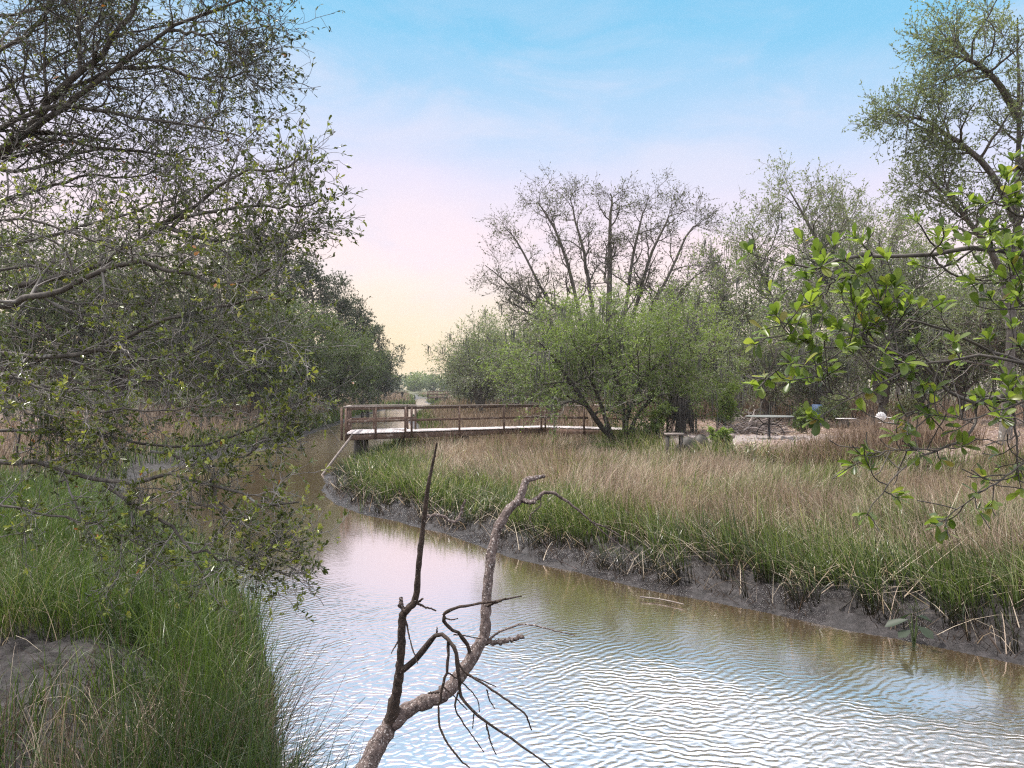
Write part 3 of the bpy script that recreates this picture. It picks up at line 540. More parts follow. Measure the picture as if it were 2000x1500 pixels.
# shaggy dead palm
p = P(1328, 835, 29); p[2] = float(height(p[0], p[1]))
pm = empty('dead_palm', p, 'short shaggy palm stub with dark drooping dead fronds', 'palm')
x = MB(); tubes(x, spline([(0, 0, -.1), (.03, 0, .7), (.0, .0, 1.35)], 7), np.linspace(.2, .16, 7), 10); x.build('trunk', M_PILE, pm, smooth=True)
x = MB(); n = 150; a = R.random(n) * 6.283; st = np.stack([.16 * np.cos(a), .16 * np.sin(a), .55 + .9 * R.random(n)], -1); ou = np.stack([np.cos(a), np.sin(a), 0 * a], -1)
T = np.stack([st, st + ou * .18 + [0, 0, .08], st + ou * .32 - np.array([0, 0, 1]) * (.25 + .3 * R.random(n))[:, None], st + ou * .36 - np.array([0, 0, 1]) * (.6 + .4 * R.random(n))[:, None]], 1); T[:, -1, 2] = np.maximum(T[:, -1, 2], .02)
tubes(x, T, np.tile([.012, .012, .01, .004], (n, 1)), 3, R.random(n)); x.build('dead_fronds', M_PILE, pm)
# palmetto frond at the foot of the bushy tree
p = P(1205, 852, 28.6); p[2] = float(height(p[0], p[1]))
pf = empty('palmetto', p, 'small green palmetto fan at the foot of the bushy tree', 'palm')
for k, (ax_, el_) in enumerate(((2.6, .5), (.6, .7), (-2.2, .55))):
    x = MB(); d_ = np.array([math.cos(ax_) * math.cos(el_), math.sin(ax_) * math.cos(el_), math.sin(el_)]); tubes(x, spline([(0, 0, 0), d_ * .3, d_ * .6], 5), np.full(5, .012), 5, .3)
    s_ = nrm(np.cross(d_, [0, 0, 1])); n_ = 18; th = np.linspace(-1.3, 1.3, n_); dd = d_ * np.cos(th)[:, None] + s_ * np.sin(th)[:, None] - np.array([0, 0, .25])
    leaves(x, np.tile(d_ * .58, (n_, 1)), dd, .55, .05, .5 + .5 * R.random(n_)); x.build('frond', M_MIDLEAF, pf)
# brush pile
p = P(1475, 812, 29.5); p[2] = float(height(p[0], p[1])); bp_ = MB(); n = 260; a = R.random(n) * 6.283; r = R.random(n) ** .6; c = np.stack([1.25 * r * np.cos(a), .7 * r * np.sin(a), (.75 * (1 - r ** 1.5)) * R.random(n) + .04], -1)
az = R.normal(0, .9, n) + (R.random(n) > .5) * 3.14; el = R.normal(.05, .3, n); d_ = np.stack([np.cos(az) * np.cos(el), np.sin(az) * np.cos(el), np.sin(el)], -1); L_ = (.35 + .8 * R.random(n))[:, None]
T = np.stack([c - d_ * L_ / 2, c + R.normal(0, .04, (n, 3)), c + d_ * L_ / 2], 1) + p; tubes(bp_, T, np.linspace(1, .5, 3)[None] * (.008 + .03 * R.random(n) ** 3)[:, None], 5, R.random(n))
o = bp_.build('brush_pile', M_WOOD); tag(o, 'heap of grey cut sticks behind the patio table', 'brush pile')
# scallop-backed lawn chair
b = P(1727, 800, 31); b[2] = float(height(b[0], b[1])); k = 31 / F
ch = empty('lawn_chair', b, 'white metal lawn chair with a scallop shell back on the litter', 'chair', rz=.15); ch.scale = (.82, .82, .82)
sh = MB(); zc = .42; n_ = 7
for i in range(n_):
    a0 = -1.35 + 2.7 * (i + .05) / n_; a1 = -1.35 + 2.7 * (i + .95) / n_; am = (a0 + a1) / 2
    q_ = [(.05 * math.sin(am), .17, zc), (.31 * math.sin(a0), .235, zc + .08 + .36 * math.cos(a0)), (.335 * math.sin(am), .25, zc + .085 + .385 * math.cos(am)), (.31 * math.sin(a1), .235, zc + .08 + .36 * math.cos(a1))]
    sh.add(q_ + [(x_, y_ + .025, z_) for x_, y_, z_ in q_], [[0, 1, 2, 3], [7, 6, 5, 4], [0, 4, 5, 1], [1, 5, 6, 2], [2, 6, 7, 3], [3, 7, 4, 0]])
beam(sh, (-.24, .25, zc + .16), (.24, .25, zc + .16), .02, .03)
sh.build('backrest', M_WHITE, ch)
x = MB(); beam(x, (0, -.25, zc - .04), (0, .17, zc - .06), .5, .035); x.build('seat', M_WHITE, ch)
for s_ in (-1, 1):
    x = MB(); tubes(x, spline([(s_ * .27, .2, zc + .2), (s_ * .3, .0, zc + .18), (s_ * .3, -.25, zc + .16), (s_ * .29, -.27, .0), (s_ * .27, .15, 0.0)], 20), np.full(20, .016), 6); x.build('arm_frame', M_WHITE, ch, smooth=True)
# blue chair half hidden by shrubs
b = P(1594, 800, 34); b[2] = float(height(b[0], b[1]))
ch = empty('plastic_chair', b, 'faded blue plastic chair half hidden among grey shrubs', 'chair', rz=-.5)
x = MB(); beam(x, (0, .22, .45), (0, .3, .95), .44, .03, up=(0, 1, 0)); x.build('backrest', M_BLUE, ch)
x = MB(); beam(x, (0, -.22, .43), (0, .24, .42), .46, .035); x.build('seat', M_BLUE, ch)
for sx_ in (-.2, .2):
    x = MB(); beam(x, (sx_, -.2, .64), (sx_, .25, .64), .05, .03); x.build('armrest', M_BLUE, ch)
    for sy_ in (-.2, .22):
        x = MB(); beam(x, (sx_, sy_, 0), (sx_, sy_, .41), .045, .045, up=(0, 1, 0)); x.build('leg', M_BLUE, ch)
# low white board table, tan barrel, dark pots
b = P(1652, 800, 32.5); b[2] = float(height(b[0], b[1]))
tt = empty('board_table', b, 'thin white board laid over a dark crate among the shrubs', 'table')
x = MB(); beam(x, (-.36, 0, .52), (.36, 0, .52), .4, .03); x.build('tabletop', M_WHITE, tt); x = MB(); beam(x, (-.28, 0, .24), (.05, 0, .24), .35, .5); x.build('crate', M_PILE, tt)
b = P(1800, 790, 36); b[2] = float(height(b[0], b[1])) + .22
x = MB(); tubes(x, spline([b + [-.5, 0, 0], b + [-.25, 0, 0], b + [.25, .1, 0], b + [.48, .15, 0]], 9), np.array([.15, .19, .21, .22, .22, .22, .21, .19, .15]), 14)
tag(x.build('barrel', M_TAN, smooth=True), 'tan barrel lying on its side at the back of the clearing', 'barrel')
for px, d, hh_, lab in ((1703, 27, .95, 'dark broken post standing in front of the white lawn chair'), (1551, 33, .8, 'short dark post among shrubs beside the patio table')):
    x = MB(); b = P(px, 800, d); b[2] = float(height(b[0], b[1])); tubes(x, spline([b - [0, 0, .2], b + [.03, 0, .4 * hh_], b + [-.03, 0, hh_]], 7), np.array([.11, .1, .1, .09, .09, .1, .06]), 9); tag(x.build('broken_post', M_PILE), lab, 'post')
# white statue-like upright stones far behind
b = P(1421, 752, 52); x = MB(); tubes(x, spline([b + [0, 0, -.9], b + [0, 0, -.2], b + [.05, 0, .35]], 7), np.array([.12, .13, .14, .15, .13, .1, .05]), 8); tag(x.build('white_post', M_WHITE, smooth=True), 'slim white post showing between dark trunks behind the clearing', 'post')

# ------------------------------------------------------------------ trees
def tree(name, base, label, H, spread, trunk_pts, nl, leafmat_, barkm=M_FARBARK, twigm=M_FARTWIG, seed=1, trunk_r=.2, n1=9, n2=7, n3=5, L1=None, ang1=55, t01=(.35, .98), up1=.04, leaf=.1, nleaf=5, lw=.45, droop=0., moss=0, wig=.16, group=None, cat='tree', ang2=50, clumpv=.5, tw=True, taper1=.45, leafspread=.8):
    rng = np.random.default_rng(seed)
    e = empty(name, base, label, cat, group)
    tb_, twm, lm = MB(), MB(), MB()
    trunks = np.array([spline([np.array(q, float) for q in tp], 14) for tp in trunk_pts])
    rs = np.array([np.linspace(1, .07, 14) ** .8 * trunk_r * (1 if i == 0 else .75) for i in range(len(trunks))])
    rs[:, 0] *= 1.35; rs[:, 1] *= 1.12
    trunks = trunks + rng.normal(0, trunk_r * .18, trunks.shape) * np.linspace(0, 1, 14)[None, :, None]
    tubes(tb_, trunks, rs, 9, .5)
    L1 = L1 or spread * .9
    l1, r1 = grow(trunks, rs, n1, *t01, ang1, L1, 9, wig, up1, .55, .3, trunk_r * .07, .3, taper1, rng)
    tubes(tb_, l1, r1, 6, .5)
    l2, r2 = grow(l1, r1, n2, .2, .98, ang2, L1 * .5, 7, wig * 1.2, up1 * .7, .55, .35, trunk_r * .035, .3, .4, rng)
    tubes(twm, l2, r2, 4, rng.random(len(l2)))
    l3, r3 = grow(l2, r2, n3, .2, 1.0, 48, L1 * .24, 5, wig * 1.3, droop, .6, .4, trunk_r * .022, .35, .3, rng)
    tubes(twm, l3, r3, 3, rng.random(len(l3)), cap=False)
    clump = np.repeat(rng.random(len(l2)), n3)
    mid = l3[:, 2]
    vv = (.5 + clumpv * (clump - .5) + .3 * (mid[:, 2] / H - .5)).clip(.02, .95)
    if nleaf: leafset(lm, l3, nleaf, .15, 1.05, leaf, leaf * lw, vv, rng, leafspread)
    tb_.build('trunk', barkm, e, smooth=True); twm.build('twigs', twigm, e)
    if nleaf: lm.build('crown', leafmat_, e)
    if moss:
        mm = MB(); k = rng.integers(0, len(l2), moss); c = l2[k, rng.integers(2, 7, moss)]
        n = 7; c = np.repeat(c, n, 0) + rng.normal(0, .12, (moss * n, 3)) * [1, 1, .3]; ln = (.35 + 1.1 * rng.random(moss * n) ** 2)[:, None]
        c[:, 2] = np.maximum(c[:, 2], ln[:, 0] + .1)
        T = np.stack([c, c + rng.normal(0, .03, c.shape) - ln * [0, 0, .5], c + rng.normal(0, .05, c.shape) - ln * [0, 0, 1.]], 1)
        tubes(mm, T, np.tile([.02, .018, .006], (len(T), 1)) * (.6 + leaf * 4), 3, rng.random(len(T)), cap=False); o = mm.build('moss', M_MOSS, e); o['kind'] = 'stuff'
    return e
def gnd(px, d):
    x_ = (px - 1000) / F * d; return np.array([x_, d, float(height(x_, d)) - .1])
def topz(py, d, bz): return CAMH - (py - HOR) / F * d - bz
# --- right side
b = gnd(1218, 30)
H = topz(560, 30, b[2])
tree('bushy_tree', b, 'wide green bushy tree with forked dark trunk at the end of the dock', H, 3.6,
     [[(0, 0, 0), (-.9, 0, .95), (-1.75, -.1, 2.2), (-2.6, -.2, 3.4), (-3.4, -.2, 4.3)], [(0.05, .1, 0), (.05, .1, 1.1), (-.1, .2, 2.2), (-.5, .3, 3.6), (-.6, .3, 5.0)], [(.1, .1, .1), (.15, .1, 1.2), (.6, .1, 2.3), (1.5, 0, 3.6), (2.3, .1, 4.6)], [(.1, .2, 0), (.6, .5, 1.3), (1.6, .8, 2.3), (2.8, .8, 3.2), (3.8, .7, 3.9)], [(-.5, .2, .6), (-.9, .6, 2.0), (-1.6, 1.0, 3.6), (-1.9, 1.2, 5.0)]],
     5, M_BUSHLEAF, M_DKBARK, M_FARTWIG, 11, .13, 15, 10, 7, 2.6, 60, (.33, .98), .0, .08, 12, .5, -.05, moss=40, leafspread=1.0)
b = gnd(1185, 50); H = topz(372, 50, b[2])
JT = lambda s_, g_=np.random.default_rng(77): g_.normal(0, s_)
tree('bare_oak', b, 'tall nearly bare oak with spreading dark limbs behind the bushy tree', H, 6,
     [[((px_ - 1185) * .0331 * k_, j_ * k_, (H - (py_ - 372) * .0331) * (1 - (1 - k_) ** q_)) for k_, q_ in ((0.02 + z_, 1.0), (.3 + z_ * .8 + JT(.02), 1.25 + JT(.1)), (.45 + JT(.05), 1.3 + JT(.15)), (.64 + JT(.04), 1.3 + JT(.15)), (.85 + JT(.03), 1.35 + JT(.1)), (1.0, 1.0))] for px_, py_, j_, z_ in
      ((1195, 376, 0, 0), (950, 520, -.6, .05), (985, 440, .5, .05), (1050, 398, -.5, .08), (1115, 378, .6, .1), (1262, 392, -.6, .1), (1318, 410, .5, .06), (1372, 440, -.4, .06), (1385, 520, .4, .05), (1000, 590, .3, .04))],
     5, M_SPARSE, M_BARK, M_TWIG, 23, .24, 13, 8, 6, 2.7, 50, (.36, .99), .06, .12, 3, .5, .04, wig=.2)
trs = [  # px, d, toppy, halfwidth m, kind, seed, label
 (940, 66, 612, 3.6, 'grey', 31, 'grey leafy tree at the creek edge, leftmost of the near right wood'),
 (1010, 58, 618, 3.8, 'grey', 32, 'grey mossy tree beside the dock rail behind the bushy tree'),
 (1075, 47, 600, 3.4, 'grey', 33, 'pale twiggy tree just behind the left half of the bushy tree'),
 (1300, 44, 575, 3.6, 'bush', 34, 'yellow green tree behind the right half of the bushy tree'),
 (1395, 76, 512, 2.4, 'pine', 35, 'round topped pine in the gap between the two tall oaks'),
 (1440, 42, 470, 3.6, 'grey', 36, 'grey green oak leaning left over the sandy clearing'),
 (1560, 44, 338, 4.2, 'oak', 37, 'tall open oak with pale upper twigs behind the clearing'),
 (1665, 50, 372, 3.8, 'oak', 38, 'broad oak joining the tall open oak on its right side'),
 (1500, 36, 600, 2.6, 'shrubg', 39, 'grey shrubby tree behind the patio table'),
 (1610, 37, 585, 2.6, 'shrubg', 40, 'grey shrubby tree above the blue chair'),
 (1720, 40, 420, 3.4, 'grey', 41, 'dense grey green oak above the white lawn chair'),
 (1800, 42, 470, 3.6, 'grey', 42, 'mossy grey tree behind the tan barrel'),
 (1880, 38, 520, 3.2, 'grey', 43, 'mossy tree in front of the far right wood'),
 (1390, 50, 640, 3.2, 'shrubg', 44, 'low grey tree in the brown field behind the dead palm'),
 (2010, 34, 420, 3.6, 'grey', 45, 'grey green tree at the right edge behind the leafy branch'),
 (922, 92, 684, 3.2, 'grey', 46, 'small grey tree stepping down to the creek on the right bank'),
 (925, 122, 712, 2.8, 'grey', 47, 'low grey tree on the right bank above the distant dock'),
 (932, 80, 655, 3.2, 'grey', 48, 'grey tree between the creek edge trees and the small one behind'),
 (1160, 60, 560, 4.0, 'grey', 49, 'grey tree filling the gap under the bare oak limbs'),
 (1350, 62, 560, 4.4, 'mid', 50, 'green tree under the round topped pine'),
]
KW = {
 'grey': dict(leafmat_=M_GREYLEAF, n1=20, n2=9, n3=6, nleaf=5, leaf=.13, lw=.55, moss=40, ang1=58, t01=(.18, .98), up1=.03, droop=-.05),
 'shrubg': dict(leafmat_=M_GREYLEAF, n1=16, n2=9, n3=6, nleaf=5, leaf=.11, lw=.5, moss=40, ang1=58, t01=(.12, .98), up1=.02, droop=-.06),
 'bush': dict(leafmat_=M_BUSHLEAF, n1=13, n2=8, n3=6, nleaf=7, leaf=.13, lw=.5, moss=0, ang1=58, t01=(.15, .98), up1=.03),
 'mid': dict(leafmat_=M_MIDLEAF, n1=20, n2=9, n3=6, nleaf=7, leaf=.17, lw=.5, moss=0, ang1=60, t01=(.1, .98), up1=.03),
 'oak': dict(leafmat_=M_GREYLEAF, n1=17, n2=9, n3=7, nleaf=6, leaf=.12, lw=.55, moss=14, ang1=48, t01=(.3, .98), up1=.07),
 'dark': dict(leafmat_=M_DARKLEAF, n1=30, n2=9, n3=6, nleaf=7, leaf=.26, lw=.4, moss=0, ang1=70, t01=(.2, .99), up1=.03, taper1=.7),
 'pine': dict(leafmat_=M_DARKLEAF, n1=14, n2=7, n3=6, nleaf=7, leaf=.24, lw=.3, moss=0, ang1=70, t01=(.55, .99), up1=.05, taper1=.5),
}
def auto(px, d, topy, hw, kind, seed, label, group=None):
    b = gnd(px, d); H = topz(topy, d, b[2]); rng = np.random.default_rng(seed + 900)
    k = dict(KW[kind]); j = lambda s: rng.normal(0, s)
    if kind in ('dark', 'pine'):
        tp = [[(0, 0, 0), (j(.15), j(.15), H * .35), (j(.3), j(.3), H * .7), (j(.4), j(.3), H * .97)]]; L1 = hw
    elif kind == 'oak':
        tp = [[(0, 0, 0), (j(.3), 0, H * .3), (j(.6), j(.4), H * .6), (j(.8), j(.5), H * .93)], [(0, 0, H * .2), (-hw * .35, j(.4), H * .5), (-hw * .6, j(.4), H * .78)], [(0, 0, H * .22), (hw * .35, j(.4), H * .55), (hw * .62, j(.4), H * .82)]]; L1 = hw * .8
    else:
        tp = [[(0, 0, 0), (j(.3), 0, H * .3), (j(.5), j(.5), H * .6), (j(.7), j(.5), H * .88)], [(0, 0, H * .1), (-hw * .3, j(.5), H * .4), (-hw * .6, j(.5), H * .66)], [(0, 0, H * .12), (hw * .3, j(.5), H * .42), (hw * .62, j(.5), H * .70)]]; L1 = hw * .85
    return tree({'pine': 'pine_tree', 'dark': 'pine_tree', 'oak': 'oak_tree', 'shrubg': 'small_tree'}.get(kind, 'tree'), b, label, H, hw, tp, 0, seed=seed, trunk_r=max(.1, H * .02), L1=L1, group=group, **k)
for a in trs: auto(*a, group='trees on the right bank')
# --- left side
tl = [
 (548, 76, 441, 3.0, 'dark', 61, 'tall dark pine rising highest behind the left branches'),
 (600, 84, 498, 3.0, 'dark', 62, 'dark pine second down the slope of the left wood'),
 (650, 92, 546, 3.2, 'dark', 63, 'dark pine third down the slope of the left wood'),
 (690, 102, 597, 3.4, 'dark', 64, 'dark pine fourth down the slope, above the yellow green tree'),
 (722, 112, 639, 3.2, 'dark', 65, 'last dark pine before the lone leaning pine'),
 (490, 70, 463, 3.2, 'dark', 66, 'dark pine left of the highest one, behind branches'),
 (650, 74, 628, 3.8, 'mid', 67, 'yellow green rounded tree in front of the dark pines'),
 (575, 64, 584, 3.8, 'mid', 68, 'green rounded tree at the left edge of the dark pines'),
 (705, 100, 658, 3.2, 'mid', 69, 'small green tree tucked beneath the last dark pine'),
 (738, 116, 700, 3.6, 'dark', 70, 'low dark bush at the foot of the left wood by the reeds'),
 (500, 58, 540, 3.8, 'mid', 71, 'green tree behind the left branches nearest the pines'),
 (420, 54, 452, 4.0, 'mid', 72, 'green tree seen through the left branches, second from the pines'),
 (330, 50, 441, 4.0, 'grey', 73, 'grey green tree seen through the middle of the left branches'),
 (235, 48, 424, 4.0, 'mid', 74, 'green tree behind the thickest limbs of the left tree'),
 (130, 46, 419, 4.0, 'grey', 75, 'grey green tree behind the left tree, second from the frame edge'),
 (20, 44, 408, 4.0, 'mid', 76, 'green tree behind the left tree at the frame edge'),
 (-90, 42, 397, 4.0, 'mid', 77, 'green tree beyond the left frame edge'),
]
for a in tl[:-1]: auto(*a, group='trees on the left bank')
b = gnd(752, 132); H = topz(668, 132, b[2])
tree('lone_pine', b, 'lone slender pine leaning right at the end of the left wood', H, 3, [[(0, 0, 0), (.2, 0, 3), (.9, 0, 6.2), (1.4, 0, H - 1)]], 0, M_DARKLEAF, seed=81, trunk_r=.2, n1=13, n2=6, n3=4, L1=2.9, ang1=70, t01=(.3, .98), up1=.03, leaf=.34, nleaf=7, lw=.3, leafspread=.6)
# shrubs
def shrub(px, d, h_, hw, mt_, seed, label, leaf=.08, n=9):
    b = gnd(px, d); rng = np.random.default_rng(seed)
    tp = [[(rng.normal(0, .1), rng.normal(0, .1), 0), (rng.normal(0, hw * .3), rng.normal(0, hw * .2), h_ * .4), (rng.normal(0, hw * .5), rng.normal(0, hw * .3), h_ * .85)] for _ in range(5)]
    return tree('shrub', b, label, h_, hw, tp, 0, mt_, M_BARK, M_TWIG, seed, .03, n, 5, 4, hw * .6, 50, (.15, .98), .03, leaf, 5, .45, cat='shrub', group='shrubs around the clearing')
shrub(1422, 31, 2.2, .8, M_BUSHLEAF, 91, 'bright green shrub between the dead palm and the brush pile')
shrub(1578, 30, 1.1, .7, M_MIDLEAF, 92, 'low dark yellow green shrub right of the patio table')
shrub(1270, 28.5, 1.6, .8, M_MIDLEAF, 93, 'green shrub between the bushy tree and the dead palm')
shrub(1410, 25.2, .8, .4, M_BUSHLEAF, 94, 'small green shrub in front of the pale sand')
shrub(1765, 33, 1.2, 1.0, M_SPARSE, 95, 'dry brown shrub right of the white lawn chair')
shrub(1640, 33.5, 1.5, .9, M_GREYLEAF, 96, 'grey shrub behind the thin white board')
def thicket(name, x0, x1, y0, y1, h, n, leafm, lab, seed, wedge=None):
    rg = np.random.default_rng(seed); X = x0 + (x1 - x0) * rg.random(n); Y = y0 + (y1 - y0) * rg.random(n)
    if wedge is not None: k = wedge(X, Y); X, Y = X[k], Y[k]
    n = len(X); Z = height(X, Y); hh = h * (.55 + .9 * fbm(X, Y, .16, 3, seed)); st = np.stack([X, Y, Z - .1], -1); dr = rg.normal(0, .28, (n, 3)) * [1, 1, 0]
    T = np.stack([st, st + dr * hh[:, None] * .4 + np.array([0, 0, 1]) * hh[:, None] * .5, st + dr * hh[:, None] + np.array([0, 0, 1]) * hh[:, None]], 1); tw_, lf_ = MB(), MB()
    tubes(tw_, T, np.tile([.04, .03, .012], (n, 1)) * (.5 + .5 * np.mean(Y) / 50), 4, rg.random(n), cap=False)
    s2, q2 = grow(T, np.tile([.04, .03, .012], (n, 1)), 7, .12, 1, 50, h * .32, 5, .25, 0, .5, .5, .008, .3, .3, rg); tubes(tw_, s2, q2, 3, rg.random(len(s2)), cap=False)
    leafset(lf_, s2, 9, .1, 1.1, .0032 * np.mean(Y), .0019 * np.mean(Y), np.repeat(.15 + .7 * fbm(X, Y, .3, 2, seed + 1), 7), rg, 1.1)
    o = lf_.build(name, leafm); tag(o, lab, 'thicket', kind='stuff'); tw_.build('twigs', M_FARTWIG, o)
thicket('thicket', 4, 60, 48, 66, 4.6, 900, M_GREYLEAF, 'grey twiggy undergrowth closing the gaps beneath the right wood', 501, lambda X, Y: upland(X, Y)[0] > .6)
thicket('hedge_thicket', -14, 6, 58, 110, 4.0, 800, M_GREYLEAF, 'low grey undergrowth along the right bank beyond the dock', 502, lambda X, Y: (upland(X, Y)[0] > .8))
thicket('left_thicket', -75, -14, 52, 125, 4.4, 1500, M_MIDLEAF, 'dark green undergrowth under the left wood behind the reeds', 503, lambda X, Y: (upland(X, Y)[1] > .7) & infr(X, Y, 1.1))
# distant wood: one mass
M_FARLEAF = leafmat('distant_leaf', [(0, (.06, .085, .05)), (.5, (.12, .16, .085)), (1, (.22, .27, .12))], .3, .6)
fw = MB(); fr_ = MB(); n = 120
for i in range(n):
    x_ = -190 + 330 * (i + R.random()) / n; y_ = R.uniform(330, 400); h_ = R.uniform(6, 9.5) * (1.3 if i % 9 == 0 else 1); z_ = float(height(x_, y_))
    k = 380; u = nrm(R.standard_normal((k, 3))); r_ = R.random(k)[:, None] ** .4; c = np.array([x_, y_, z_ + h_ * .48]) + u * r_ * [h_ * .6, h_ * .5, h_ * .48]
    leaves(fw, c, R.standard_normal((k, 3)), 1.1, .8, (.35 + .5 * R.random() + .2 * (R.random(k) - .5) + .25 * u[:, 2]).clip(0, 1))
    tubes(fr_, spline([(x_, y_, z_ - .5), (x_ + .2, y_, z_ + h_ * .4), (x_, y_, z_ + h_ * .8)], 5), np.linspace(.3, .1, 5), 5)
o = fw.build('distant_woods', M_FARLEAF); tag(o, 'low green wood closing the view beyond the far dock', 'woods', kind='stuff')
o2 = fr_.build('trunks', M_FARBARK, o)
# ------------------------------------------------------------------ tall tree at the right
b = gnd(1962, 23)
def rel(px, py, d): return P(px, py, d) - b
tree('tall_oak', b, 'tall oak rising out of frame at the top right corner', topz(20, 23, b[2]), 4,
     [[(0, 0, 0), rel(1975, 640, 23), rel(1985, 430, 23), rel(1990, 230, 23), rel(1985, 40, 22.6)], [rel(1975, 640, 23), rel(1950, 520, 23), rel(1890, 430, 22.8), rel(1840, 370, 22.5), rel(1790, 330, 22.2)], [rel(1985, 430, 23), rel(1930, 330, 22.7), rel(1860, 270, 22.4), rel(1800, 235, 22), rel(1745, 225, 21.8)], [rel(1990, 230, 23), rel(1940, 150, 22.7), rel(1880, 110, 22.4), rel(1830, 95, 22.2)],
      [rel(1990, 330, 23), rel(2060, 230, 23), rel(2110, 130, 23), rel(2130, 30, 23)], [rel(1985, 480, 23), rel(2050, 400, 23.6), rel(2120, 330, 24), rel(2200, 300, 24)]],
     0, M_GREYLEAF, M_BARK, M_TWIG, 101, .15, 18, 9, 7, 1.75, 52, (.3, .99), .06, .07, 8, .55, 0, moss=4, leafspread=.8)
# ------------------------------------------------------------------ the big tree over the near left bank
def hand(lst, K=16):
    pts, rad = [], []
    for w0, w1, path in lst:
        q = np.array([P(*p) for p in path]); pts.append(spline(q, K)); d = np.mean([p[2] for p in path]); rad.append(np.linspace(w0, w1, K) / F * d / 2)
    return np.array(pts), np.array(rad)
def canopy(e, limbs, seed, barkm, twigm, leafm, n1, n2, n3, L1, leaf, nleaf, yel=0., extra=None, moss=0, upb=.02):
    rng = np.random.default_rng(seed); pts, rad = hand(limbs)
    pts = pts + rng.normal(0, .012, pts.shape); rad[:-1] *= .66
    tb_, tw, lm = MB(), MB(), MB()
    tubes(tb_, pts, rad, 8, .5)
    l1, r1 = grow(pts, rad, n1, .08, .96, 44, L1, 9, .17, upb, .55, .35, .0035, .35, .68, rng); tubes(tw, l1, r1, 5, rng.random(len(l1)))
    l2, r2 = grow(np.concatenate([l1]), r1, n2, .12, .98, 46, L1 * .52, 7, .20, .0, .6, .45, .0024, .35, .35, rng); tubes(tw, l2, r2, 4, rng.random(len(l2)), cap=False)
    l3, r3 = grow(l2, r2, n3, .15, 1., 45, L1 * .2, 5, .24, .03, .6, .6, .0018, .35, .3, rng); tubes(tw, l3, r3, 3, rng.random(len(l3)), cap=False)
    tips = l3[rng.random(len(l3)) < .72]
    cl = rng.random(len(tips)); vv = np.where(cl < .12 + yel, .80 + .1 * rng.random(len(tips)), .1 + .6 * rng.random(len(tips)))
    leafset(lm, tips, nleaf, .55, 1.02, leaf, leaf * .42, vv, rng, .75, .25, 6, .2)
    k = rng.integers(0, len(tips), max(20, len(tips) // 110)); leafset(lm, tips[k], 1, .8, 1., leaf * 1.35, leaf * .5, 1.0, rng, 1, -.3, 6, 0)
    lv = lm.a[-1]; lm.a[-1] = np.where(np.arange(len(lv)) >= 0, .96 + .04 * rng.random(len(lv)), lv)
    tb_.build('trunk', barkm, e, smooth=True, origin=e.location); tw.build('twigs', twigm, e, origin=e.location); lm.build('crown', leafm, e, origin=e.location)
    if moss:
        mm = MB(); k = rng.integers(0, len(l1), moss); c = np.repeat(l1[k, rng.integers(2, 9, moss)], 60, 0) + rng.normal(0, .05, (moss * 60, 3)) * [1, 1, 1.5]; ln = (.1 + .4 * rng.random(len(c)) ** 2)[:, None]
        T = np.stack([c, c + rng.normal(0, .03, c.shape) - ln * [0, 0, .5], c + rng.normal(0, .04, c.shape) - ln * [0, 0, 1.]], 1)
        tubes(mm, T, np.tile([.0016, .0016, .001], (len(T), 1)), 3, rng.random(len(T)), cap=False); o = mm.build('moss', M_MOSS, e, origin=e.location); o['kind'] = 'stuff'
UP = [ # width px start/end, path (px,py,depth)
 (34, 10, [(-330, 560, 6.6), (-120, 385, 6.5), (0, 290, 6.4), (62, 250, 6.3), (112, 180, 6.2), (190, 112, 6.1), (250, 30, 6.0), (285, -70, 5.9)]),
 (24, 5, [(-120, 385, 6.5), (20, 282, 6.3), (90, 232, 6.2), (160, 188, 6.1), (240, 118, 6.0), (330, 60, 5.9), (420, 20, 5.8), (500, -8, 5.7)]),
 (15, 4, [(110, 190, 6.2), (180, 150, 6.3), (250, 132, 6.3), (310, 130, 6.3), (365, 148, 6.2), (440, 152, 6.2), (488, 140, 6.1)]),
 (16, 4, [(-150, 330, 6.2), (0, 250, 6.1), (120, 205, 6.0), (240, 228, 6.0), (340, 238, 5.9), (420, 252, 5.9), (478, 268, 5.8)]),
 (14, 4, [(-100, 150, 6.4), (20, 90, 6.3), (90, 30, 6.2), (140, -60, 6.1)]),
 (12, 4, [(150, 150, 6.0), (155, 60, 6.0), (140, 0, 6.0), (145, -80, 6.0)]),
 (10, 3, [(330, 60, 5.9), (400, 70, 5.8), (450, 90, 5.8), (480, 125, 5.7)]),
 (12, 3, [(-150, 60, 6.8), (0, 30, 6.8), (120, 10, 6.8), (260, -40, 6.8)]),
 (12, 3, [(-100, 230, 7.2), (40, 160, 7.2), (160, 80, 7.1), (220, 0, 7.0)]),
 (14, 3, [(-120, 340, 7.1), (60, 330, 7.0), (200, 290, 6.9), (320, 300, 6.8), (430, 285, 6.7)]),
 (12, 3, [(-150, 420, 6.9), (20, 390, 6.8), (140, 350, 6.6), (260, 340, 6.6), (380, 310, 6.5)]),
]
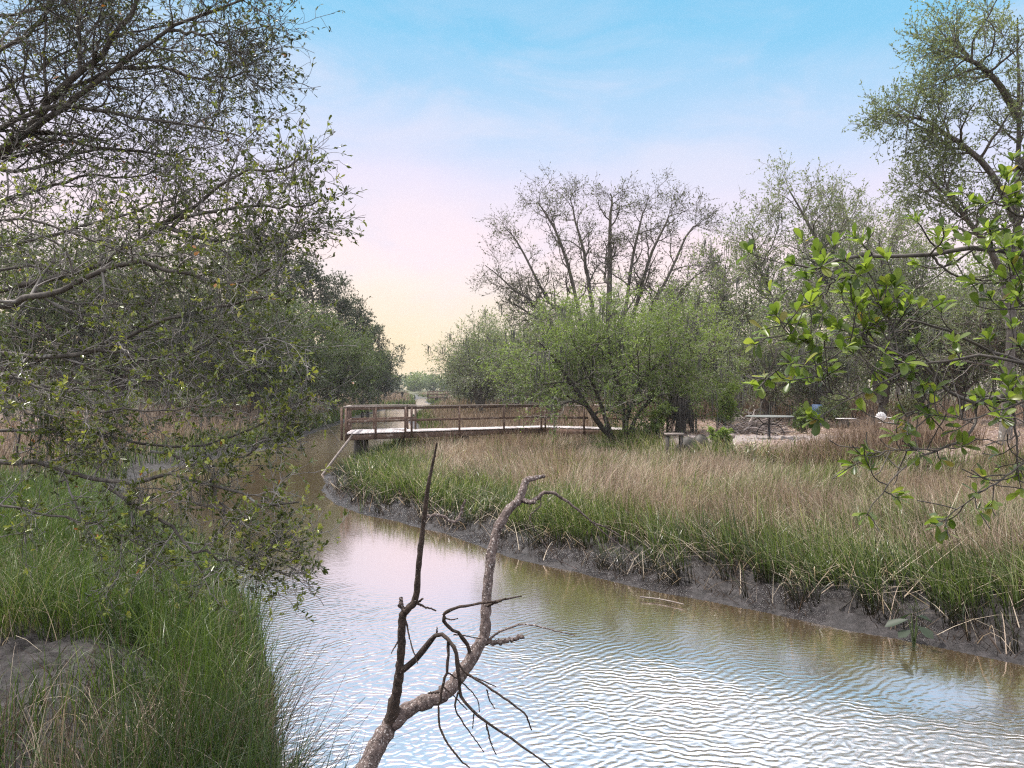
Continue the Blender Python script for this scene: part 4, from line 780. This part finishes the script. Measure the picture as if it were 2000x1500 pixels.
MID = [
 (22, 5, [(-200, 640, 6.2), (0, 570, 6.0), (110, 545, 5.9), (200, 515, 5.8), (270, 466, 5.7), (310, 440, 5.6), (385, 405, 5.6), (470, 345, 5.5), (540, 332, 5.4), (590, 310, 5.3)]),
 (14, 4, [(270, 466, 5.7), (330, 440, 5.6), (430, 405, 5.5), (520, 402, 5.4), (575, 405, 5.3), (630, 388, 5.2)]),
 (12, 4, [(310, 442, 5.6), (420, 470, 5.5), (520, 470, 5.4), (560, 470, 5.4), (590, 455, 5.4)]),
 (24, 6, [(-200, 610, 5.6), (0, 592, 5.5), (60, 583, 5.4), (130, 565, 5.4), (190, 530, 5.3), (240, 518, 5.3), (330, 522, 5.2), (390, 546, 5.2), (470, 555, 5.1), (530, 520, 5.0)]),
 (18, 5, [(-200, 700, 5.6), (0, 690, 5.5), (90, 700, 5.4), (190, 686, 5.3), (250, 656, 5.3), (340, 618, 5.2), (420, 598, 5.1), (490, 588, 5.0), (535, 570, 5.0)]),
 (10, 3, [(190, 686, 5.3), (270, 700, 5.2), (360, 690, 5.1), (430, 662, 5.1), (490, 668, 5.0), (530, 650, 5.0)]),
 (12, 3, [(-150, 500, 6.0), (0, 480, 6.0), (120, 455, 6.0), (230, 420, 6.0), (330, 385, 5.9), (430, 350, 5.8)]),
 (12, 3, [(-150, 760, 5.8), (0, 730, 5.7), (130, 760, 5.6), (260, 745, 5.5), (350, 740, 5.4), (420, 715, 5.3)]),
 (10, 3, [(-150, 420, 5.4), (0, 430, 5.4), (140, 450, 5.3), (260, 500, 5.3), (380, 495, 5.2)]),
 (10, 3, [(-150, 560, 6.6), (60, 520, 6.6), (220, 590, 6.5), (340, 630, 6.4), (420, 620, 6.3), (480, 600, 6.3)]),
]
LOW = [
 (18, 5, [(-220, 900, 5.2), (0, 905, 5.1), (70, 895, 5.0), (150, 925, 5.0), (205, 946, 4.9), (290, 938, 4.9), (340, 936, 4.8), (410, 944, 4.8), (470, 972, 4.7), (530, 985, 4.7), (585, 985, 4.6)]),
 (13, 4, [(205, 946, 4.9), (265, 985, 4.8), (335, 1030, 4.8), (372, 1075, 4.7), (430, 1085, 4.7), (510, 1110, 4.6), (570, 1130, 4.6)]),
 (9, 3, [(410, 944, 4.8), (440, 1000, 4.8), (470, 1060, 4.7), (520, 1072, 4.7), (585, 1078, 4.6)]),
 (11, 3, [(-150, 830, 5.6), (60, 845, 5.5), (180, 850, 5.4), (300, 870, 5.3), (430, 862, 5.2), (520, 825, 5.1), (590, 780, 5.1), (655, 757, 5.0)]),
 (9, 3, [(300, 880, 5.2), (400, 910, 5.1), (470, 895, 5.0), (530, 850, 5.0), (590, 822, 5.0)]),
 (10, 3, [(-150, 960, 5.0), (0, 985, 4.9), (110, 1010, 4.8), (220, 1040, 4.8), (310, 1090, 4.7)]),
 (10, 3, [(-150, 790, 5.2), (0, 770, 5.1), (90, 830, 5.0), (170, 900, 5.0)]),
 (10, 3, [(-150, 720, 5.0), (30, 740, 5.0), (150, 790, 4.9), (290, 800, 4.9), (400, 790, 4.8)]),
]
xb, yb = -5.6, 6.2
for lim, sd_, nm, lab, n1, n2, n3, L1, leaf_, nl_, ye, xo in (
    (UP, 201, 'live_oak', 'big dark oak whose bare-tipped upper limbs fill the top left sky', 16, 7, 5, .80, .036, 3, -.05, -5.2),
    (MID, 202, 'leaning_oak', 'twiggy oak with grey limbs reaching out across the middle left', 14, 7, 4, .66, .036, 5, .04, -4.9),
    (LOW, 203, 'overhanging_tree', 'low tree with pale crooked twigs and yellow green tips hanging over the creek', 12, 7, 4, .46, .036, 5, .10, -4.6)):
    e = empty(nm, (xo, 5.9, float(height(xo, 5.9))), lab, 'tree')
    z0 = float(height(xo, 5.9)); tp = P(*lim[0][2][0])
    canopy(e, lim + [(60, 40, [((xo - .3) / 5.9 * F + 1000, HOR + (CAMH - z0 + .1) / 5.9 * F, 5.9), ((xo - .1) / 5.9 * F + 1000, HOR + (CAMH - (z0 + tp[2]) / 2) / 5.9 * F, 5.9), lim[0][2][0]])], sd_, M_BARK, (M_TWIG if nm == 'live_oak' else M_PALETWIG), (M_OAKLEAF if nm == 'live_oak' else M_LOWLEAF), n1, n2, n3, L1, leaf_, nl_, ye, moss=(3 if nm != 'live_oak' else 0))
# ------------------------------------------------------------------ leafy branch close by at the right
BR = [
 (22, 6, [(2150, 540, 2.7), (2000, 496, 2.6), (1920, 486, 2.55), (1885, 486, 2.5), (1800, 500, 2.5), (1700, 498, 2.45), (1640, 508, 2.4), (1590, 525, 2.4), (1545, 515, 2.4)]),
 (24, 11, [(2150, 740, 2.6), (2000, 768, 2.5), (1940, 776, 2.5), (1905, 789, 2.45)]),
 (13, 4, [(1905, 789, 2.45), (1847, 760, 2.45), (1790, 706, 2.4), (1746, 686, 2.4), (1696, 677, 2.4), (1617, 679, 2.35), (1595, 681, 2.35), (1534, 709, 2.3), (1480, 760, 2.3)]),
 (11, 3, [(1905, 789, 2.45), (1906, 828, 2.45), (1876, 860, 2.4), (1833, 879, 2.4), (1779, 900, 2.4), (1735, 945, 2.35), (1690, 1010, 2.35)]),
 (12, 4, [(2150, 760, 2.4), (2000, 709, 2.4), (1916, 695, 2.4), (1840, 706, 2.4), (1790, 715, 2.4), (1732, 742, 2.35), (1660, 778, 2.35), (1592, 820, 2.3)]),
 (14, 4, [(2150, 790, 2.8), (2000, 709, 2.75), (1959, 695, 2.7), (1894, 668, 2.7), (1840, 640, 2.65), (1782, 626, 2.65), (1728, 625, 2.6), (1680, 634, 2.6), (1635, 648, 2.6)]),
 (8, 3, [(2100, 740, 2.4), (2000, 783, 2.4), (1950, 802, 2.4), (1894, 820, 2.35), (1860, 815, 2.35), (1800, 808, 2.35)]),
 (11, 3, [(1975, 760, 2.5), (1982, 830, 2.5), (1988, 900, 2.5), (1995, 965, 2.5)]),
 (9, 3, [(2100, 850, 2.4), (2000, 905, 2.4), (1950, 940, 2.4), (1900, 970, 2.4), (1830, 1027, 2.4)]),
 (7, 2, [(1847, 760, 2.45), (1815, 790, 2.45), (1790, 800, 2.4), (1765, 830, 2.4)]),
 (7, 2, [(1746, 686, 2.4), (1735, 660, 2.4), (1745, 640, 2.4), (1730, 615, 2.4)]),
 (7, 2, [(1696, 677, 2.4), (1685, 655, 2.4), (1690, 640, 2.4)]),
 (6, 2, [(1595, 680, 2.35), (1560, 662, 2.35), (1538, 650, 2.35), (1518, 625, 2.35)]),
 (6, 2, [(1660, 778, 2.35), (1625, 765, 2.35), (1600, 740, 2.35), (1590, 705, 2.3)]),
 (9, 3, [(1700, 498, 2.45), (1670, 530, 2.45), (1620, 555, 2.45), (1600, 580, 2.45)]),
 (9, 3, [(1820, 500, 2.5), (1850, 530, 2.5), (1900, 545, 2.5), (1960, 552, 2.5), (2050, 570, 2.55)]),
 (6, 2, [(1830, 880, 2.4), (1790, 878, 2.4), (1740, 880, 2.4), (1700, 885, 2.4)]),
 (9, 3, [(2060, 440, 2.5), (1990, 420, 2.5), (1940, 395, 2.5), (1925, 400, 2.45)]),
 (8, 3, [(2060, 600, 2.4), (2000, 600, 2.4), (1980, 560, 2.4), (1960, 545, 2.4)]),
]
BR[1] = (24, 11, BR[1][2]); rngb = np.random.default_rng(301)
e = empty('leafy_branch', P(2150, 740, 2.6), 'close leafy branch with glossy bright green leaves reaching in from the right edge', 'branch')
pts, rad = hand(BR, 18); rad = rad * .58; pts = pts + rngb.normal(0, .0022, pts.shape)
bm_ = MB(); tubes(bm_, pts, rad, 8, .5); jn = spline(np.array([P(2150, 540, 2.7), P(2330, 640, 2.7), P(2400, 900, 2.7), P(2420, 1300, 2.6)]), 14); tubes(bm_, jn, np.linspace(.03, .05, 14), 8, .5)
for p_ in ((2150, 740, 2.6), (2150, 790, 2.8), (2150, 760, 2.4)): tubes(bm_, spline(np.array([P(*p_), P(2300, 760, 2.65), P(2395, 880, 2.7)]), 8), np.linspace(.018, .025, 8), 8, .5)
s1, q1 = grow(pts, rad, 11, .12, 1., 55, .15, 6, .2, .12, .5, .6, .0022, .4, .2, rngb); tubes(bm_, s1, q1, 5, rngb.random(len(s1)))
bm_.build('limb', M_TWIG, e, smooth=True, origin=e.location)
keepb = (rngb.random(len(s1)) < .30 + .66 * (s1[:, 0, 2] > CAMH + .05)); sets_ = [s1[keepb], pts, s1[rngb.random(len(s1)) < .35][:, :4]]
ends = np.concatenate([q_[:, [-3, -1]] for q_ in sets_])
lf = MB()
for k in range(len(ends)):
    n_ = rngb.integers(4, 9); tip = ends[k, -1]; tg = nrm(ends[k, -1] - ends[k, 0]); a_ = np.arange(n_) * 2.4 + rngb.random() * 6
    u_ = nrm(np.cross(tg, [.3, .2, 1])); w_ = np.cross(tg, u_); sp_ = rngb.uniform(.45, 1.25, n_)
    dd = tg * np.cos(sp_)[:, None] + (u_ * np.cos(a_)[:, None] + w_ * np.sin(a_)[:, None]) * np.sin(sp_)[:, None] + [0, 0, .18]
    dd = nrm(dd); L_ = rngb.uniform(.028, .057, n_); vr = rngb.uniform(.0, 1., n_)
    # obovate leaf: 2 x 6 grid folded along the midrib
    for i in range(n_):
        d_ = dd[i]; nn_ = nrm(np.array([0, 0, 1.]) * 1.2 + tg * .6 + rngb.normal(0, .35, 3)); s_ = nrm(np.cross(nn_, d_)); nn_ = np.cross(d_, s_)
        tt_ = np.array([0, .12, .35, .6, .82, .95, 1.0]); ww = np.array([.03, .10, .30, .46, .44, .24, .02]) * L_[i] * .95; curl = rngb.uniform(-.25, .12)
        mid_ = tip - tg * rngb.uniform(0, .02) + d_ * (tt_ * L_[i])[:, None] + nn_ * (curl * L_[i] * tt_ ** 2)[:, None]
        V = np.concatenate([mid_ + s_ * ww[:, None] / 2 * 1.0 + nn_ * (ww * .18)[:, None], mid_, mid_ - s_ * ww[:, None] / 2 + nn_ * (ww * .18)[:, None]])
        q = [[j, j + 1, 7 + j + 1, 7 + j] for j in range(6)] + [[7 + j, 7 + j + 1, 14 + j + 1, 14 + j] for j in range(6)]
        lf.add(V, q, a=vr[i])
lf.build('leaves', M_BIGLEAF, e, smooth=True, origin=e.location)
# ------------------------------------------------------------------ dead forked branch in front
e = empty('dead_tree', P(640, 1900, 2.3), 'bare dead forked tree standing in front of the pale water', 'dead tree')
rd = np.random.default_rng(401)
def zp(x_, y_, d): return (650 + x_ / 2.3077, 850 + y_ / 2.3077, d)
def stem(name, w, path, mt_, K=40, rough=.05, sides=12):
    q = np.array([P(*p) for p in path]); c = spline(q, K); r = np.interp(np.linspace(0, 1, K), np.linspace(0, 1, len(w)), w) / F * np.interp(np.linspace(0, 1, K), np.linspace(0, 1, len(path)), [p[2] for p in path]) / 2
    c = c + rd.normal(0, .06 if w[0] > 15 else .22, c.shape) * r[:, None]; c[::5] += rd.normal(0, .10 if w[0] > 15 else .5, c[::5].shape) * r[::5, None]; r = r * (1 + rough * rd.standard_normal(K)); x = MB(); tubes(x, c, r, sides, .5)
    return x.build(name, mt_, e, smooth=True, origin=e.location)
stem('trunk', [44, 40, 36, 33, 30, 30, 27, 26, 23, 21, 20, 20, 19, 17, 15, 11, 6], [(560, 2000, 2.35), (650, 1650, 2.5), (715, 1500, 2.62), zp(230, 1350, 2.66), zp(275, 1290, 2.68), zp(370, 1220, 2.7), zp(450, 1188, 2.72), zp(530, 1140, 2.74), zp(590, 1060, 2.76), zp(640, 980, 2.78), zp(682, 900, 2.8), zp(690, 780, 2.82), zp(700, 650, 2.84), zp(720, 520, 2.86), zp(745, 420, 2.88), zp(790, 340, 2.9), zp(840, 290, 2.92), zp(870, 210, 2.94), zp(900, 195, 2.95), zp(957, 184, 2.97)], M_DEAD, 90, .06, 14)
stem('limb', [26, 20, 17, 15, 15, 14, 12, 11, 9, 6, 3], [zp(262, 1285, 2.67), zp(283, 1180, 2.66), zp(300, 1080, 2.65), zp(309, 960, 2.64), zp(313, 820, 2.63), zp(342, 780, 2.62), zp(374, 730, 2.62), zp(390, 560, 2.6), zp(405, 430, 2.6), zp(430, 230, 2.58), zp(450, 130, 2.58), zp(470, 35, 2.57)], M_DEADSHADE, 70, .07)
TW = [
 ([11, 8, 5, 3, 2], [zp(838, 292, 2.92), zp(900, 300, 2.92), zp(945, 265, 2.92), zp(990, 258, 2.93), zp(1050, 295, 2.94), zp(1120, 350, 2.95), zp(1200, 420, 2.97), zp(1300, 500, 3.0), zp(1370, 540, 3.0)], 1),
 ([4, 2], [zp(1170, 392, 2.96), zp(1240, 420, 3.0), zp(1300, 455, 3.02)], 1),
 ([10, 7], [zp(845, 285, 2.92), zp(880, 300, 2.9), zp(912, 302, 2.9)], 1),
 ([3, 2, 1.5], [zp(935, 275, 2.93), zp(936, 320, 2.93), zp(890, 360, 2.93), zp(895, 400, 2.93), zp(940, 470, 2.94), zp(1000, 550, 2.95), zp(1100, 602, 2.96)], 1),
 ([9, 8], [zp(322, 800, 2.63), zp(310, 765, 2.63), zp(304, 733, 2.63)], 1),
 ([5, 3], [zp(374, 755, 2.62), zp(410, 772, 2.6), zp(466, 792, 2.58)], 0),
 ([5, 3], [zp(376, 757, 2.62), zp(395, 745, 2.6), zp(405, 735, 2.58)], 0),
 ([9, 7, 6, 6, 5, 4], [zp(408, 385, 2.6), zp(440, 365, 2.6), zp(490, 362, 2.6), zp(545, 392, 2.6), zp(575, 360, 2.6), zp(585, 320, 2.6), zp(603, 285, 2.6)], 1),
 ([4, 3, 3, 2], [zp(327, 830, 2.63), zp(345, 910, 2.6), zp(360, 965, 2.58), zp(383, 1030, 2.56)], 0),
 ([4, 2], [zp(318, 885, 2.64), zp(290, 935, 2.62), zp(264, 982, 2.6)], 0),
 ([14, 11, 9, 8, 8, 7, 6, 5, 4, 3], [zp(305, 1075, 2.65), zp(390, 990, 2.6), zp(470, 898, 2.55), zp(525, 925, 2.52), zp(553, 985, 2.5), zp(568, 1090, 2.5), zp(578, 1170, 2.5), zp(640, 1250, 2.48), zp(750, 1330, 2.46), zp(880, 1420, 2.42), zp(1000, 1510, 2.4)], 0),
 ([4, 2], [zp(468, 900, 2.55), zp(470, 865, 2.55)], 0),
 ([6, 5, 4, 3], [zp(522, 930, 2.52), zp(515, 1050, 2.5), zp(490, 1150, 2.5), zp(475, 1250, 2.5), zp(500, 1360, 2.48), zp(570, 1460, 2.46), zp(620, 1500, 2.45)], 0),
 ([4, 3, 2], [zp(565, 1155, 2.5), zp(553, 1230, 2.5), zp(590, 1300, 2.49), zp(640, 1370, 2.48), zp(680, 1428, 2.47)], 0),
 ([5, 4, 3], [zp(560, 1000, 2.5), zp(590, 1065, 2.5), zp(680, 1120, 2.48), zp(780, 1190, 2.46), zp(860, 1250, 2.45), zp(880, 1285, 2.45), zp(896, 1332, 2.45)], 0),
 ([3, 2], [zp(695, 1150, 2.48), zp(705, 1190, 2.48), zp(730, 1232, 2.47)], 0),
 ([4, 2], [zp(690, 1300, 2.47), zp(710, 1380, 2.46), zp(736, 1441, 2.46)], 0),
 ([3, 2], [zp(636, 1250, 2.48), zp(630, 1322, 2.48)], 0),
 ([3, 2], [zp(520, 1070, 2.5), zp(600, 1130, 2.5), zp(650, 1190, 2.49), zp(662, 1250, 2.49)], 0),
 ([3, 2], [zp(600, 1080, 2.5), zp(660, 1100, 2.5), zp(733, 1132, 2.48)], 0),
 ([3, 2], [zp(490, 1130, 2.5), zp(540, 1170, 2.5), zp(605, 1238, 2.5)], 0),
 ([4, 3], [zp(480, 1158, 2.5), zp(430, 1163, 2.5)], 0),
 ([8, 7, 7, 6, 5, 3], [zp(622, 990, 2.77), zp(590, 915, 2.74), zp(520, 862, 2.7), zp(498, 815, 2.68), zp(540, 785, 2.67), zp(620, 765, 2.67), zp(740, 745, 2.68), zp(850, 724, 2.68)], 0),
 ([6, 4], [zp(690, 770, 2.72), zp(735, 755, 2.68), zp(775, 738, 2.67)], 0),
 ([3, 2], [zp(500, 820, 2.68), zp(530, 832, 2.67), zp(565, 826, 2.66)], 0),
 ([11, 10, 9, 8], [zp(680, 935, 2.8), zp(760, 932, 2.78), zp(820, 918, 2.77), zp(856, 908, 2.76)], 1),
 ([5, 4, 3, 2], [zp(700, 925, 2.79), zp(755, 885, 2.77), zp(865, 853, 2.75), zp(980, 875, 2.73), zp(1098, 904, 2.72)], 1),
 ([3, 2], [zp(545, 898, 2.72), zp(600, 905, 2.74), zp(665, 917, 2.76)], 0),
]
for w, pth, lit in TW: stem('twig', w, pth, M_DEAD if lit else M_DEADSHADE, 26, .08, 7)  # lit twigs take the pale wood, shaded ones the dark copy
# ------------------------------------------------------------------ small things on the mud
b = P(1785, 1262, 9.6); b[2] = float(height(b[0], b[1])); e = empty('broadleaf_plant', b, 'single dark broad leaved plant at the right waterline', 'plant')
x = MB(); y_ = MB()
for a_, L_, h_ in ((2.8, .30, .34), (.4, .26, .38), (1.6, .24, .40), (-1.2, .22, .28), (3.6, .2, .22)):
    tip = np.array([math.cos(a_) * .06, math.sin(a_) * .06, h_]); tubes(x, spline([(0, 0, -.03), tip * .5, tip], 6), np.linspace(.012, .007, 6), 5)
    dz = nrm(np.array([math.cos(a_), math.sin(a_) * .6, -.35])); leaves(y_, np.array([tip]), dz[None], L_, .13, np.array([.25]), shape=6, nup=2)
x.build('stalks', M_MIDLEAF, e); y_.build('leaves', M_DARKLEAF, e)
for pa, pb, w, lab in (((1250, 1158), (1335, 1172), .012, 'pale stick lying at the waterline below the dead tree twig'), ((1640, 1196), (1760, 1155), .010, 'thin dark stick leaning on the mud of the right bank')):
    x = MB(); q = []
    for (px, py) in (pa, ((pa[0] + pb[0]) / 2, (pa[1] + pb[1]) / 2 - 2), pb):
        d = 3.1 * F / (py - HOR); p = P(px, py, d); p[2] = max(.02, float(height(p[0], p[1]))) + .02; q.append(p)
    tubes(x, spline(q, 8), np.linspace(w, w * .6, 8), 6); tag(x.build('stick', M_WOOD if w > .011 else M_PILE), lab, 'stick')

# ------------------------------------------------------------------ air
hb = MB(); x0, x1, y0, y1, z0, z1 = -950, 950, -65, 1700, -2.0, 26
hb.add([(x0, y0, z0), (x1, y0, z0), (x1, y1, z0), (x0, y1, z0), (x0, y0, z1), (x1, y0, z1), (x1, y1, z1), (x0, y1, z1)], BOXQ)
m, t, out = mat('thin_haze'); pv = N(t, 'ShaderNodeVolumePrincipled'); pv.inputs['Color'].default_value = (.95, .95, 1, 1); pv.inputs['Density'].default_value = .0003; pv.inputs['Anisotropy'].default_value = .3
LK(t, pv.outputs[0], out.inputs['Volume']); tag(hb.build('haze', m), 'thin pale haze over the marsh', 'haze', kind='stuff')
